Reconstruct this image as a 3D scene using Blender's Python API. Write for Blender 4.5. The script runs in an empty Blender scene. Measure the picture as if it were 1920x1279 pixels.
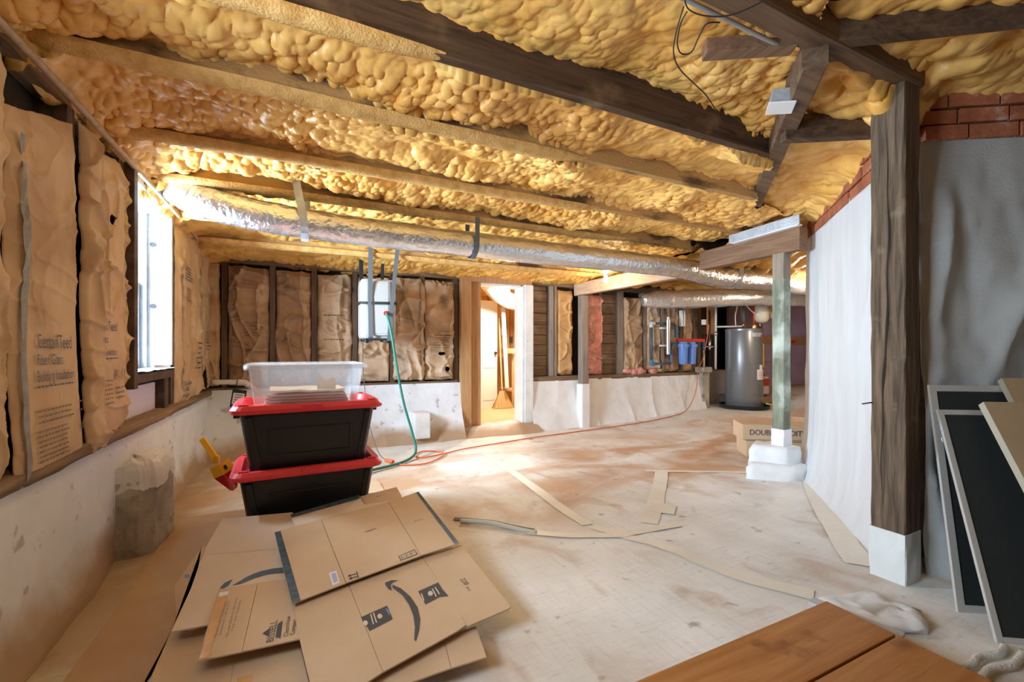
import bpy, bmesh, math, random
import numpy as np
from mathutils import Vector, Matrix

# ------------------------------------------------------------------ camera, world, lights, exposure
SC = bpy.context.scene
COL = SC.collection
YAW = math.radians(25.6)
FPX = 817.0
cam = bpy.data.cameras.new('camera')
cam.sensor_width = 36.0
cam.lens = FPX / 1920.0 * 36.0
cam.shift_y = 16.5 / 1920.0
cam.clip_start = 0.02
camo = bpy.data.objects.new('camera', cam)
COL.objects.link(camo)
camo.location = (0, 0, 1.0)
camo.rotation_euler = (math.pi / 2, 0, -YAW)
SC.camera = camo

w = bpy.data.worlds.new('world')
SC.world = w
w.use_nodes = True
wb = w.node_tree.nodes['Background']
wb.inputs[0].default_value = (0.86, 0.93, 1.0, 1)
wb.inputs[1].default_value = 3.0

def area(name, loc, rot, sx, sy, power, col):
    l = bpy.data.lights.new(name, 'AREA')
    l.shape = 'RECTANGLE'; l.size = sx; l.size_y = sy
    l.energy = power; l.color = col
    o = bpy.data.objects.new(name, l)
    o.location = loc; o.rotation_euler = rot
    COL.objects.link(o)
    return o

# daylight standing in the openings of the two windows in the left wall (one seen, one added out of view beside the camera for more light)
area('window_daylight', (-1.55, 3.245, 1.42), (0, -math.pi / 2, 0), 1.25, 1.05, 640, (0.70, 0.85, 1.0))
area('window_daylight', (-1.55, 0.96, 1.40), (0, -math.pi / 2, 0), 1.25, 1.1, 170, (0.72, 0.86, 1.0))

SC.view_settings.view_transform = 'Standard'
SC.view_settings.look = 'None'
SC.view_settings.gamma = 1.0
SC.view_settings.use_curve_mapping = False
SC.view_settings.exposure = -0.1
SC.cycles.use_denoising = True
SC.cycles.max_bounces = 10
SC.cycles.diffuse_bounces = 6
SC.cycles.glossy_bounces = 4
SC.cycles.transmission_bounces = 8
SC.cycles.sample_clamp_indirect = 6.0
SC.cycles.caustics_reflective = False
SC.cycles.caustics_refractive = False

CA, SA = math.cos(YAW), math.sin(YAW)
def gp(px, py, z=0.0):
    """point of the horizontal plane z in the direction of a pixel of the photograph"""
    u = (px - 960) / FPX; v = (656 - py) / FPX
    t = (z - 1.0) / v
    return Vector(((u * CA + SA) * t, (-u * SA + CA) * t, z))

# ------------------------------------------------------------------ noise in numpy
def fr(a): return a - np.floor(a)
def h2(ix, iy, s): return fr(np.sin(ix * 127.1 + iy * 311.7 + s * 74.7) * 43758.5453)
def vn(x, y, s=0):
    x = np.asarray(x, float); y = np.asarray(y, float)
    ix = np.floor(x); iy = np.floor(y); fx = x - ix; fy = y - iy
    fx = fx * fx * (3 - 2 * fx); fy = fy * fy * (3 - 2 * fy)
    return (h2(ix, iy, s) * (1 - fx) + h2(ix + 1, iy, s) * fx) * (1 - fy) + (h2(ix, iy + 1, s) * (1 - fx) + h2(ix + 1, iy + 1, s) * fx) * fy
def fbm(x, y, s=0, o=4):
    r = 0; a = .5; f = 1
    for k in range(o):
        r = r + a * vn(x * f, y * f, s + k * 13); a *= .5; f *= 2.03
    return r / (1 - .5 ** o)
def ridge(x, y, s=0): return 1 - np.abs(2 * vn(x, y, s) - 1)
def bub(x, y, c, s=0):
    gx = x / c; gy = y / c; ix = np.floor(gx); iy = np.floor(gy)
    best = np.zeros_like(gx)
    for a in (-1, 0, 1):
        for b in (-1, 0, 1):
            cx = ix + a; cy = iy + b
            px = cx + h2(cx, cy, s); py = cy + h2(cx, cy, s + 5)
            rr = .48 + .42 * h2(cx, cy, s + 9)
            d2 = (gx - px) ** 2 + (gy - py) ** 2
            best = np.maximum(best, np.sqrt(np.maximum(rr * rr - d2, 0)))
    return best * c
def sst(a, b, x):
    t = np.clip((np.asarray(x, float) - a) / (b - a), 0, 1); return t * t * (3 - 2 * t)

# ------------------------------------------------------------------ objects
def off(p):
    v = Vector((0, 0, 0))
    while p is not None:
        v += p.location; p = p.parent
    return v
def link(name, me, m, parent=None, smooth=False):
    o = bpy.data.objects.new(name, me); COL.objects.link(o)
    if m is not None: me.materials.append(m)
    if parent is not None: o.parent = parent
    if smooth and len(me.polygons): me.polygons.foreach_set('use_smooth', [True] * len(me.polygons))
    return o
def mesh(name, vs, fs, m, parent=None, smooth=False, world=True):
    """one mesh object; vertices in world coordinates unless the thing it belongs to is turned (world=False)"""
    me = bpy.data.meshes.new(name)
    d = off(parent) if (world and parent is not None) else Vector((0, 0, 0))
    me.from_pydata([tuple(Vector(v) - d) for v in vs], [], [tuple(f) for f in fs])
    me.update()
    return link(name, me, m, parent, smooth)
def gridmesh(name, V, m, parent=None, mask=None, smooth=True, flip=False):
    """V: array (a, b, 3) of world points; mask (a-1, b-1) of faces kept"""
    a, b, _ = V.shape
    idx = np.arange(a * b).reshape(a, b)
    q = np.stack([idx[:-1, :-1], idx[1:, :-1], idx[1:, 1:], idx[:-1, 1:]], -1)
    if flip: q = q[..., ::-1]
    q = q.reshape(-1, 4) if mask is None else q[mask]
    used, inv = np.unique(q.ravel(), return_inverse=True)
    co = V.reshape(-1, 3)[used]
    if parent is not None: co = co - np.array(off(parent))
    n = len(q)
    me = bpy.data.meshes.new(name)
    me.vertices.add(len(co)); me.vertices.foreach_set('co', co.astype(np.float32).ravel())
    me.loops.add(n * 4); me.loops.foreach_set('vertex_index', inv.astype(np.int32).ravel())
    me.polygons.add(n)
    me.polygons.foreach_set('loop_start', np.arange(0, n * 4, 4, dtype=np.int32))
    me.polygons.foreach_set('use_smooth', np.full(n, smooth))
    me.update(calc_edges=True); me.validate()
    return link(name, me, m, parent)
def boxvf(x0, x1, y0, y1, z0, z1, bev=0.0):
    bm = bmesh.new()
    r = bmesh.ops.create_cube(bm, size=1.0)
    for v in bm.verts:
        v.co = Vector(((x0 + x1) / 2 + v.co.x * (x1 - x0), (y0 + y1) / 2 + v.co.y * (y1 - y0), (z0 + z1) / 2 + v.co.z * (z1 - z0)))
    if bev > 0:
        bmesh.ops.bevel(bm, geom=bm.edges[:], offset=bev, segments=2, affect='EDGES', profile=.6)
    bm.verts.ensure_lookup_table(); bm.verts.index_update()
    vs = [tuple(v.co) for v in bm.verts]; fs = [[v.index for v in f.verts] for f in bm.faces]
    bm.free()
    return vs, fs
def box(name, x0, x1, y0, y1, z0, z1, m, parent=None, bev=0.004, world=True, M=None):
    vs, fs = boxvf(min(x0, x1), max(x0, x1), min(y0, y1), max(y0, y1), min(z0, z1), max(z0, z1), bev)
    if M is not None: vs = [M @ Vector(v) for v in vs]
    return mesh(name, vs, fs, m, parent, False, world)
def beam(name, p, q, wd, ht, m, parent=None, bev=0.004, up=(0, 0, 1), world=True, wob=0.0, seed=0):
    """a bar from p to q; wd across, ht along up; p and q are the middle of its section; wob makes it hewn"""
    p = Vector(p); q = Vector(q); t = (q - p).normalized(); u = Vector(up)
    s = t.cross(u).normalized(); u = s.cross(t)
    if wob <= 0:
        L = (q - p).length
        vs, fs = boxvf(0, L, -wd / 2, wd / 2, -ht / 2, ht / 2, bev)
        vs = [p + t * v[0] + s * v[1] + u * v[2] for v in vs]
        return mesh(name, vs, fs, m, parent, False, world)
    L = (q - p).length; n = max(6, int(L / .06)); vs = []; fs = []; r = random.Random(seed)
    prof = [(-.5, -.44), (-.44, -.5), (0, -.5), (.44, -.5), (.5, -.44), (.5, 0), (.5, .44), (.44, .5), (0, .5), (-.44, .5), (-.5, .44), (-.5, 0)]
    k = len(prof)
    for i in range(n + 1):
        for j, (a, b) in enumerate(prof):
            g = 1 + (vn(i * .5, j * 1.7, seed) - .5) * 2 * wob
            vs.append(p + t * (L * i / n) + s * (a * wd * g) + u * (b * ht * g))
    for i in range(n):
        for j in range(k):
            fs.append((i * k + j, i * k + (j + 1) % k, (i + 1) * k + (j + 1) % k, (i + 1) * k + j))
    fs.append(list(range(k))[::-1]); fs.append([n * k + j for j in range(k)])
    return mesh(name, vs, fs, m, parent, False, world)
def smoothpath(pts, sub=6):
    P = [Vector(p) for p in pts]
    if len(P) < 3 or sub < 2: return P
    out = []
    for i in range(len(P) - 1):
        a = P[max(i - 1, 0)]; b = P[i]; c = P[i + 1]; d = P[min(i + 2, len(P) - 1)]
        for k in range(sub):
            t = k / sub
            out.append(.5 * ((2 * b) + (c - a) * t + (2 * a - 5 * b + 4 * c - d) * t * t + (3 * b - a - 3 * c + d) * t ** 3))
    out.append(P[-1])
    return out
def tube(name, pts, r, m, parent=None, n=8, sub=6, world=True, crinkle=0.0, seed=0, smooth=True):
    P = smoothpath(pts, sub)
    rs = r if callable(r) else (lambda t: r)
    vs = []; fs = []; T0 = None
    side = None
    for i, p in enumerate(P):
        t = (P[min(i + 1, len(P) - 1)] - P[max(i - 1, 0)]).normalized()
        if side is None:
            side = t.cross(Vector((0, 0, 1)))
            if side.length < .1: side = t.cross(Vector((1, 0, 0)))
        side = (side - t * side.dot(t)).normalized()
        up = side.cross(t)
        for j in range(n):
            a = 2 * math.pi * j / n
            rad = rs(i / (len(P) - 1))
            if crinkle: rad *= 1 + crinkle * (float(ridge(i * .9, j * .55 * 36 / n, seed)) - .5) + crinkle * .8 * (float(vn(i * .22, j * .4, seed + 3)) - .5)
            vs.append(p + side * (math.cos(a) * rad) + up * (math.sin(a) * rad))
    L = len(P)
    for i in range(L - 1):
        for j in range(n):
            fs.append((i * n + j, (i + 1) * n + j, (i + 1) * n + (j + 1) % n, i * n + (j + 1) % n))
    fs.append(list(range(n))); fs.append([(L - 1) * n + j for j in range(n)][::-1])
    return mesh(name, vs, fs, m, parent, smooth, world)
def lathe(name, prof, loc, m, parent=None, n=24, world=True, axis='z', smooth=True):
    vs = []; fs = []; k = len(prof); loc = Vector(loc)
    for i in range(n):
        a = 2 * math.pi * i / n
        for (r, z) in prof:
            v = Vector((math.cos(a) * r, math.sin(a) * r, z))
            if axis == 'y': v = Vector((v.x, -v.z, v.y))
            if axis == 'x': v = Vector((v.z, v.x, v.y))
            vs.append(loc + v)
    for i in range(n):
        j = (i + 1) % n
        for c in range(k - 1):
            fs.append((i * k + c, j * k + c, j * k + c + 1, i * k + c + 1))
    fs.append([i * k for i in range(n)][::-1]); fs.append([i * k + k - 1 for i in range(n)])
    o = mesh(name, vs, fs, m, parent, smooth, world)
    if smooth:
        try:
            o.data.set_sharp_from_angle(angle=math.radians(40))
        except Exception: pass
    return o
def slab(name, poly, th, m, parent=None, world=True):
    """a flat sheet with thickness th below the polygon given (world points, any plane near horizontal)"""
    n = len(poly); P = [Vector(p) for p in poly]
    nn = Vector((0, 0, 0))
    for i in range(n): nn += P[i].cross(P[(i + 1) % n])
    if nn.z < 0: P = P[::-1]
    vs = P + [p - Vector((0, 0, th)) for p in P]
    fs = [list(range(n)), list(range(n, 2 * n))[::-1]] + [(i, i + n, (i + 1) % n + n, (i + 1) % n) for i in range(n)]
    return mesh(name, vs, fs, m, parent, False, world)
_tcache = {}
def textvf(s, size=1.0):
    if s not in _tcache:
        cu = bpy.data.curves.new('lettering', 'FONT'); cu.body = s; cu.size = 1.0
        cu.resolution_u = 3
        o = bpy.data.objects.new('lettering', cu); COL.objects.link(o)
        me = bpy.data.meshes.new_from_object(o)
        _tcache[s] = ([tuple(v.co) for v in me.vertices], [tuple(p.vertices) for p in me.polygons])
        bpy.data.objects.remove(o); bpy.data.curves.remove(cu); bpy.data.meshes.remove(me)
    vs, fs = _tcache[s]
    return [(v[0] * size, v[1] * size) for v in vs], fs
def write(s, org, right, up, size, m, parent, fn=None, width=None, world=True):
    vs, fs = textvf(s, size); org = Vector(org); right = Vector(right).normalized(); up = Vector(up).normalized()
    if width and vs:
        k = width / max(v[0] for v in vs); vs = [(v[0] * k, v[1]) for v in vs]
    n = right.cross(up)
    P = [org + right * v[0] + up * v[1] + n * .0012 for v in vs]
    if fn: P = [fn(p) for p in P]
    return mesh('lettering', P, fs, m, parent, False, world)
def decal(name, P, m, parent, world=True):
    return mesh(name, P, [list(range(len(P)))], m, parent, False, world)
def tag(o, label, cat=None, group=None, kind=None):
    o['label'] = label
    if cat: o['category'] = cat
    if group: o['group'] = group
    if kind: o['kind'] = kind
    return o
def thing(name, loc, label, cat, group=None, rz=0.0):
    o = bpy.data.objects.new(name, None); COL.objects.link(o)
    o.empty_display_size = .1
    o.location = loc; o.rotation_euler = (0, 0, rz)
    return tag(o, label, cat, group)

# ------------------------------------------------------------------ materials
def nodes(name):
    m = bpy.data.materials.new(name); m.use_nodes = True
    nt = m.node_tree
    return m, nt, nt.nodes['Principled BSDF']
def ramp(nt, stops):
    r = nt.nodes.new('ShaderNodeValToRGB')
    e = r.color_ramp.elements
    while len(e) < len(stops): e.new(.5)
    for i, (p, c) in enumerate(stops):
        e[i].position = p; e[i].color = (*c, 1)
    return r
def mat(name, c1, c2=None, scale=6.0, rough=.6, metal=0.0, bump=0.0, bscale=None, stretch=(1, 1, 1), lo=.35, hi=.65, detail=6, dist=0.0, spec=.4, c3=None, s3=2.0, l3=.55, h3=.7, trans=0.0, alpha=1.0, coord='Object', ior=1.45, sss=0.0):
    m, nt, b = nodes(name)
    L = nt.links.new
    b.inputs['Roughness'].default_value = rough
    b.inputs['Metallic'].default_value = metal
    b.inputs['Specular IOR Level'].default_value = spec
    b.inputs['Transmission Weight'].default_value = trans
    b.inputs['Alpha'].default_value = alpha
    b.inputs['IOR'].default_value = ior
    b.inputs['Base Color'].default_value = (*c1, 1)
    if sss: b.inputs['Subsurface Weight'].default_value = sss; b.inputs['Subsurface Radius'].default_value = (.02, .012, .006)
    if c2 is None and not bump: return m
    tc = nt.nodes.new('ShaderNodeTexCoord'); mp = nt.nodes.new('ShaderNodeMapping')
    mp.inputs['Scale'].default_value = stretch
    L(tc.outputs[coord], mp.inputs[0])
    n = nt.nodes.new('ShaderNodeTexNoise')
    n.inputs['Scale'].default_value = scale; n.inputs['Detail'].default_value = detail; n.inputs['Distortion'].default_value = dist
    n.inputs['Roughness'].default_value = .6
    L(mp.outputs[0], n.inputs['Vector'])
    if c2 is not None:
        r = ramp(nt, [(lo, c1), (hi, c2)])
        L(n.outputs['Fac'], r.inputs[0])
        out = r.outputs[0]
        if c3 is not None:
            n3 = nt.nodes.new('ShaderNodeTexNoise'); n3.inputs['Scale'].default_value = s3; n3.inputs['Detail'].default_value = 5
            L(tc.outputs[coord], n3.inputs['Vector'])
            r3 = ramp(nt, [(l3, (0, 0, 0)), (h3, (1, 1, 1))])
            L(n3.outputs['Fac'], r3.inputs[0])
            mx = nt.nodes.new('ShaderNodeMix'); mx.data_type = 'RGBA'
            L(r3.outputs[0], mx.inputs[0]); L(out, mx.inputs[6]); mx.inputs[7].default_value = (*c3, 1)
            out = mx.outputs[2]
        L(out, b.inputs['Base Color'])
    if bump:
        bp = nt.nodes.new('ShaderNodeBump'); bp.inputs['Strength'].default_value = bump; bp.inputs['Distance'].default_value = .01
        if bscale:
            nb = nt.nodes.new('ShaderNodeTexNoise'); nb.inputs['Scale'].default_value = bscale; nb.inputs['Detail'].default_value = 5
            L(mp.outputs[0], nb.inputs['Vector']); L(nb.outputs['Fac'], bp.inputs['Height'])
        else: L(n.outputs['Fac'], bp.inputs['Height'])
        L(bp.outputs[0], b.inputs['Normal'])
    return m
def wood(name, c1, c2, axis, rough=.75, bump=.35, scale=2.2, c3=None, l3=.58, h3=.72, s3=4.0):
    st = [20, 20, 20]; st[axis] = 1.3
    return mat(name, c1, c2, scale=scale, rough=rough, bump=bump, stretch=tuple(st), dist=.6, detail=9, lo=.3, hi=.72, spec=.25, c3=c3, l3=l3, h3=h3, s3=s3)
def emit(name, col, st):
    m, nt, b = nodes(name)
    b.inputs['Base Color'].default_value = (*col, 1)
    b.inputs['Emission Color'].default_value = (*col, 1); b.inputs['Emission Strength'].default_value = st
    return m

FOAM = mat('spray_foam', (.78, .40, .085), (.93, .58, .18), scale=3.0, rough=.36, bump=.18, bscale=60, c3=(.68, .33, .08), s3=1.3, l3=.5, h3=.75, spec=.45)
FOAMC = mat('foam_overspray', (.60, .33, .10), (.82, .52, .20), scale=18, rough=.8, bump=.6, bscale=120, spec=.2)
FOAMF = mat('spray_foam_fine', (.74, .38, .075), (.92, .57, .17), scale=9.0, rough=.5, bump=.7, bscale=35, c3=(.58, .30, .07), s3=2.5, spec=.35)
JOISTX = wood('old_joist_wood', (.055, .032, .02), (.16, .095, .055), 0, c3=(.25, .16, .09))
JOISTF = mat('oversprayed_joist_wood', (.13, .075, .04), (.52, .31, .12), scale=2.2, rough=.8, bump=.5, bscale=40, lo=.38, hi=.50, stretch=(1, 2.5, 2.5), spec=.2)
JOISTY = wood('old_girder_wood', (.17, .095, .055), (.34, .20, .12), 1)
JOISTD = wood('old_hip_wood', (.10, .058, .034), (.24, .15, .09), 0, scale=1.6)
GIRD = wood('pale_girder_wood', (.42, .28, .18), (.62, .45, .31), 1)
POSTW = wood('hewn_post_wood', (.06, .04, .026), (.25, .17, .11), 2, bump=.9, scale=2.6, c3=(.36, .29, .19), l3=.60, h3=.74, s3=5)
STUDZ = wood('dark_stud_wood', (.07, .045, .03), (.20, .13, .085), 2)
STUDG = wood('grey_stud_wood', (.19, .15, .12), (.36, .30, .25), 2)
JAMB = wood('tan_jamb_wood', (.42, .22, .10), (.60, .36, .18), 2)
PLANKW = wood('wall_plank_wood', (.13, .08, .05), (.29, .20, .135), 0, c3=(.36, .28, .21), l3=.55, h3=.75)
PLATEX = wood('sill_plate_wood', (.12, .075, .045), (.30, .20, .13), 0)
PLATEY = wood('sill_plate_wood_long', (.14, .085, .05), (.34, .23, .14), 1)
STAIR = wood('stained_tread_wood', (.33, .125, .03), (.50, .235, .08), 0, rough=.5, bump=.2, scale=1.2, c3=(.24, .09, .03), l3=.62, h3=.74, s3=7)
KRAFT = mat('kraft_facing', (.52, .34, .195), (.64, .46, .29), scale=5, rough=.72, bump=.25, bscale=28, c3=(.44, .28, .155), s3=3.2, l3=.55, h3=.72, spec=.3, stretch=(1, 1, .6))
KRAFTD = mat('old_kraft_facing', (.36, .225, .13), (.56, .38, .235), scale=4, rough=.75, bump=.3, bscale=24, c3=(.20, .12, .07), s3=4.2, l3=.56, h3=.72, spec=.25)
KRAFTM = mat('mouldy_kraft_facing', (.52, .36, .23), (.70, .53, .38), scale=4, rough=.75, bump=.3, bscale=24, c3=(.27, .185, .12), s3=4.5, l3=.52, h3=.72, spec=.25)
PINK = mat('pink_fibreglass', (.62, .24, .19), (.78, .40, .32), scale=14, rough=.95, bump=.9, bscale=60, c3=(.35, .20, .15), s3=6)
FIBRE = mat('tan_fibreglass', (.42, .28, .13), (.66, .50, .28), scale=20, rough=.95, bump=1.0, bscale=70)
PLASTER = mat('white_foundation', (.70, .70, .69), (.83, .83, .82), scale=7, rough=.75, bump=.35, bscale=14, c3=(.58, .53, .47), s3=2.6, l3=.60, h3=.78)
BARRIER = mat('white_vapour_barrier', (.78, .78, .78), (.86, .86, .86), scale=5, rough=.5, bump=.2, bscale=40, c3=(.62, .55, .48), s3=2.5, l3=.6, h3=.8)
PIERW = mat('white_wrapped_pier', (.68, .70, .72), (.74, .76, .78), scale=2.5, rough=.55, bump=.08, bscale=10, stretch=(5, 5, .6))
SHEET = mat('grey_white_sheeting', (.43, .44, .435), (.52, .53, .515), scale=3, rough=.7, bump=.2, bscale=90)
BRICKM = mat('red_brick', (.30, .09, .045), (.48, .17, .08), scale=9, rough=.85, bump=.5, bscale=30, c3=(.55, .45, .38), s3=9, l3=.62, h3=.72)
MORTAR = mat('mortar', (.30, .25, .2), (.45, .39, .32), scale=12, rough=.9, bump=.5)
CONC = mat('bare_concrete', (.32, .28, .23), (.52, .47, .40), scale=6, rough=.9, bump=.5, bscale=25, c3=(.16, .12, .08), s3=7, l3=.62, h3=.75)
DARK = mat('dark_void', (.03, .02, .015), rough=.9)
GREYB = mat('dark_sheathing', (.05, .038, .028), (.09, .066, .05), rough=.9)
XPS = mat('lilac_foam_board', (.60, .56, .72), (.68, .64, .78), scale=2, rough=.6)
PURP = mat('purple_foam_board', (.44, .34, .50), (.52, .42, .58), scale=3, rough=.6)
PURPD = mat('shaded_purple_board', (.22, .13, .15), (.30, .19, .21), scale=3, rough=.7)  # same purple board in shadow, the shade put into its colour
WHITEP = mat('white_painted_wood', (.72, .76, .78), (.84, .86, .86), scale=8, rough=.55, bump=.2, bscale=30, c3=(.45, .42, .38), s3=14, l3=.66, h3=.74)
WHITEPL = mat('white_plastic', (.85, .86, .87), rough=.35)
def clearmat(name, col, rough, solid, body=(.9, .93, .96)):
    m, nt, b = nodes(name); L = nt.links.new
    b.inputs['Base Color'].default_value = (*body, 1); b.inputs['Roughness'].default_value = rough
    tr = nt.nodes.new('ShaderNodeBsdfTransparent'); tr.inputs[0].default_value = (*col, 1)
    mx = nt.nodes.new('ShaderNodeMixShader'); mx.inputs[0].default_value = solid
    L(tr.outputs[0], mx.inputs[1]); L(b.outputs[0], mx.inputs[2]); L(mx.outputs[0], nt.nodes['Material Output'].inputs[0])
    return m
GLASS = clearmat('window_glass', (.97, .99, 1.0), .03, .08)
WHITED = mat('off_white_casing', (.50, .51, .52), rough=.4)
WINP = mat('weathered_window_paint', (.40, .45, .50), (.56, .60, .64), scale=8, rough=.6, bump=.2, bscale=30, c3=(.25, .25, .25), s3=16, l3=.66, h3=.74)
DKCASE = mat('dark_casing', (.05, .03, .022), (.13, .08, .055), scale=10, rough=.7, bump=.3)
FOIL = mat('foil_jacket', (.76, .80, .86), (.93, .95, .98), scale=5, rough=.22, metal=.92, bump=1.0, bscale=34)
FOILD = mat('dull_foil_jacket', (.72, .73, .74), (.88, .89, .90), scale=5, rough=.3, metal=.85, bump=.9, bscale=26)
FOILT = mat('foil_tape', (.42, .46, .51), (.58, .62, .66), scale=12, rough=.4, metal=.35, bump=.3, bscale=60)
STRAPG = mat('grey_strap', (.13, .145, .16), rough=.7)
STRAPB = mat('black_strap', (.03, .03, .03), rough=.7)
TOTE = mat('black_tote_plastic', (.010, .011, .014), rough=.33, spec=.5, bump=.05, bscale=300)
REDPL = mat('red_lid_plastic', (.72, .045, .06), rough=.33, spec=.5)
CLEAR = clearmat('clear_plastic', (.95, .96, .97), .25, .22)
CARD = mat('cardboard', (.58, .42, .27), (.65, .48, .32), scale=3, rough=.8, bump=.06, bscale=80, spec=.15)
CARDL = mat('pale_cardboard', (.66, .54, .42), (.72, .60, .47), scale=3, rough=.8, bump=.06, bscale=80, spec=.15)  # paler cardboard; window light on the smile box is put into it
CARDE = mat('cardboard_edge', (.66, .50, .34), rough=.85)
RUNNER = mat('brown_paper_runner', (.46, .31, .20), (.53, .37, .245), scale=2.5, rough=.8, bump=.08, bscale=30, spec=.15)
INK = mat('dark_ink', (.075, .075, .08), rough=.7)
INKB = mat('blue_grey_ink', (.09, .12, .17), rough=.75)
INKS = mat('soft_brown_ink', (.22, .15, .10), rough=.75)
STRIPE = mat('grey_glue_stripe', (.22, .21, .21), (.32, .30, .28), scale=30, rough=.6, bump=.3)
TAPEB = mat('printed_box_tape', (.04, .06, .08), (.10, .16, .21), scale=30, rough=.3)
TAPEO = mat('brown_packing_tape', (.55, .30, .10), (.62, .36, .14), scale=20, rough=.25)
WLAB = mat('white_label', (.80, .80, .80), rough=.6)
TAPEF = mat('cream_seam_tape', (.76, .71, .60), (.82, .77, .67), scale=6, rough=.45, bump=.1, bscale=30)
RUBG = mat('green_hose_rubber', (.03, .20, .15), rough=.45)
ORNG = mat('orange_cord_jacket', (.72, .16, .05), rough=.5)
GREYC = mat('grey_cable', (.12, .12, .12), rough=.6)
WIREW = mat('white_cable', (.75, .74, .70), rough=.5)
STEEL = mat('grey_enamel', (.20, .205, .215), (.22, .225, .235), scale=40, rough=.3, metal=.35, spec=.5)
CHROME = mat('stainless_steel', (.75, .75, .76), rough=.25, metal=1.0)
COPPER = mat('copper', (.75, .36, .2), rough=.3, metal=1.0)
BRASS = mat('brass', (.62, .5, .2), rough=.35, metal=1.0)
BLUEF = mat('blue_filter_plastic', (.16, .29, .66), rough=.35)
BLUEP = mat('blue_pipe', (.05, .20, .42), rough=.4)
SLATE = mat('slate_blue_pipe', (.085, .115, .155), rough=.45)
REDP = mat('red_pipe', (.60, .06, .04), rough=.4)
BEIGE = mat('beige_tank', (.62, .55, .42), rough=.45)
PVC = mat('grey_white_pvc', (.66, .64, .62), rough=.4)
BLACKP = mat('black_plastic', (.02, .02, .022), rough=.45)
YELP = mat('yellow_plastic', (.85, .45, .02), rough=.35)
REDD = mat('dark_red_plastic', (.55, .015, .02), rough=.35)
GREENP = mat('peeling_green_paint', (.15, .16, .11), (.30, .32, .24), scale=3.0, rough=.7, bump=.5, bscale=25, stretch=(4, 4, 1), c3=(.54, .59, .50), s3=3.4, l3=.50, h3=.62)
GREENT = wood('bare_post_wood', (.25, .20, .15), (.38, .32, .25), 2)
BOARDT = mat('tan_panel_face', (.44, .31, .18), (.50, .36, .215), scale=2, rough=.55)
MESHG = mat('dark_insect_mesh', (.018, .022, .022), (.035, .04, .04), scale=500, rough=.6)
ALU = mat('pale_aluminium_frame', (.60, .58, .54), rough=.45, metal=.3)
ROPEM = mat('white_rope', (.74, .73, .68), rough=.8, bump=.6, bscale=120)
PLY = mat('pale_workshop_board', (.70, .48, .25), (.80, .60, .35), scale=3, rough=.7)

def floor_mat():
    m, nt, b = nodes('floor_vapour_barrier'); L = nt.links.new
    tc = nt.nodes.new('ShaderNodeTexCoord')
    def noise(sc, det=6, st=(1, 1, 1), di=0.0):
        mp = nt.nodes.new('ShaderNodeMapping'); mp.inputs['Scale'].default_value = st
        L(tc.outputs['Object'], mp.inputs[0])
        n = nt.nodes.new('ShaderNodeTexNoise'); n.inputs['Scale'].default_value = sc; n.inputs['Detail'].default_value = det; n.inputs['Distortion'].default_value = di
        L(mp.outputs[0], n.inputs['Vector']); return n.outputs['Fac']
    def mix(f, a, col):
        x = nt.nodes.new('ShaderNodeMix'); x.data_type = 'RGBA'; L(f, x.inputs[0]); L(a, x.inputs[6]); x.inputs[7].default_value = (*col, 1); return x.outputs[2]
    def rp(f, a, b_, mx=1.0):
        r = ramp(nt, [(a, (0, 0, 0)), (b_, (mx, mx, mx))]); L(f, r.inputs[0]); return r.outputs[0]
    base = ramp(nt, [(.3, (.70, .685, .64)), (.7, (.84, .83, .795))]); L(noise(3.0), base.inputs[0])
    # clay dust: orange-brown away from the near floor, lying in drifts
    sx = nt.nodes.new('ShaderNodeSeparateXYZ'); L(tc.outputs['Object'], sx.inputs[0])
    def mr(src, a, b_):
        k = nt.nodes.new('ShaderNodeMapRange'); k.inputs[1].default_value = a; k.inputs[2].default_value = b_; L(src, k.inputs[0]); return k.outputs[0]
    def mul(a, c):
        k = nt.nodes.new('ShaderNodeMath'); k.operation = 'MULTIPLY'; L(a, k.inputs[0])
        if isinstance(c, float): k.inputs[1].default_value = c
        else: L(c, k.inputs[1])
        return k.outputs[0]
    dust = mul(mul(rp(noise(1.1, 6, (1, 1.6, 1), .8), .40, .60), mr(sx.outputs['Y'], 1.9, 2.6)), mr(sx.outputs['Y'], 4.4, 3.6))
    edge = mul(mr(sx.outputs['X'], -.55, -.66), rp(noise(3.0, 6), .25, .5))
    c = mix(mul(dust, .95), base.outputs[0], (.55, .33, .19))
    c = mix(mul(rp(noise(2.3, 8, (1.4, 1, 1), 1.0), .55, .70), .6), c, (.47, .31, .20))
    c = mix(mul(rp(noise(70, 4, (1, .06, 1)), .52, .8), .22), c, (.40, .36, .30))
    c = mix(mul(rp(noise(70, 4, (.06, 1, 1)), .52, .8), .18), c, (.42, .37, .31))
    c = mix(mul(rp(noise(14, 8, (1, 5, 1)), .60, .75), .45), c, (.42, .38, .32))
    c = mix(mul(rp(noise(9, 9), .66, .72), .7), c, (.30, .24, .17))
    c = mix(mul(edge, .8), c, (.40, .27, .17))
    L(c, b.inputs['Base Color'])
    b.inputs['Roughness'].default_value = .62; b.inputs['Specular IOR Level'].default_value = .25
    bp = nt.nodes.new('ShaderNodeBump'); bp.inputs['Strength'].default_value = .3; bp.inputs['Distance'].default_value = .008
    L(noise(22, 6), bp.inputs['Height']); L(bp.outputs[0], b.inputs['Normal'])
    return m
FLOORM = floor_mat()
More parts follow.
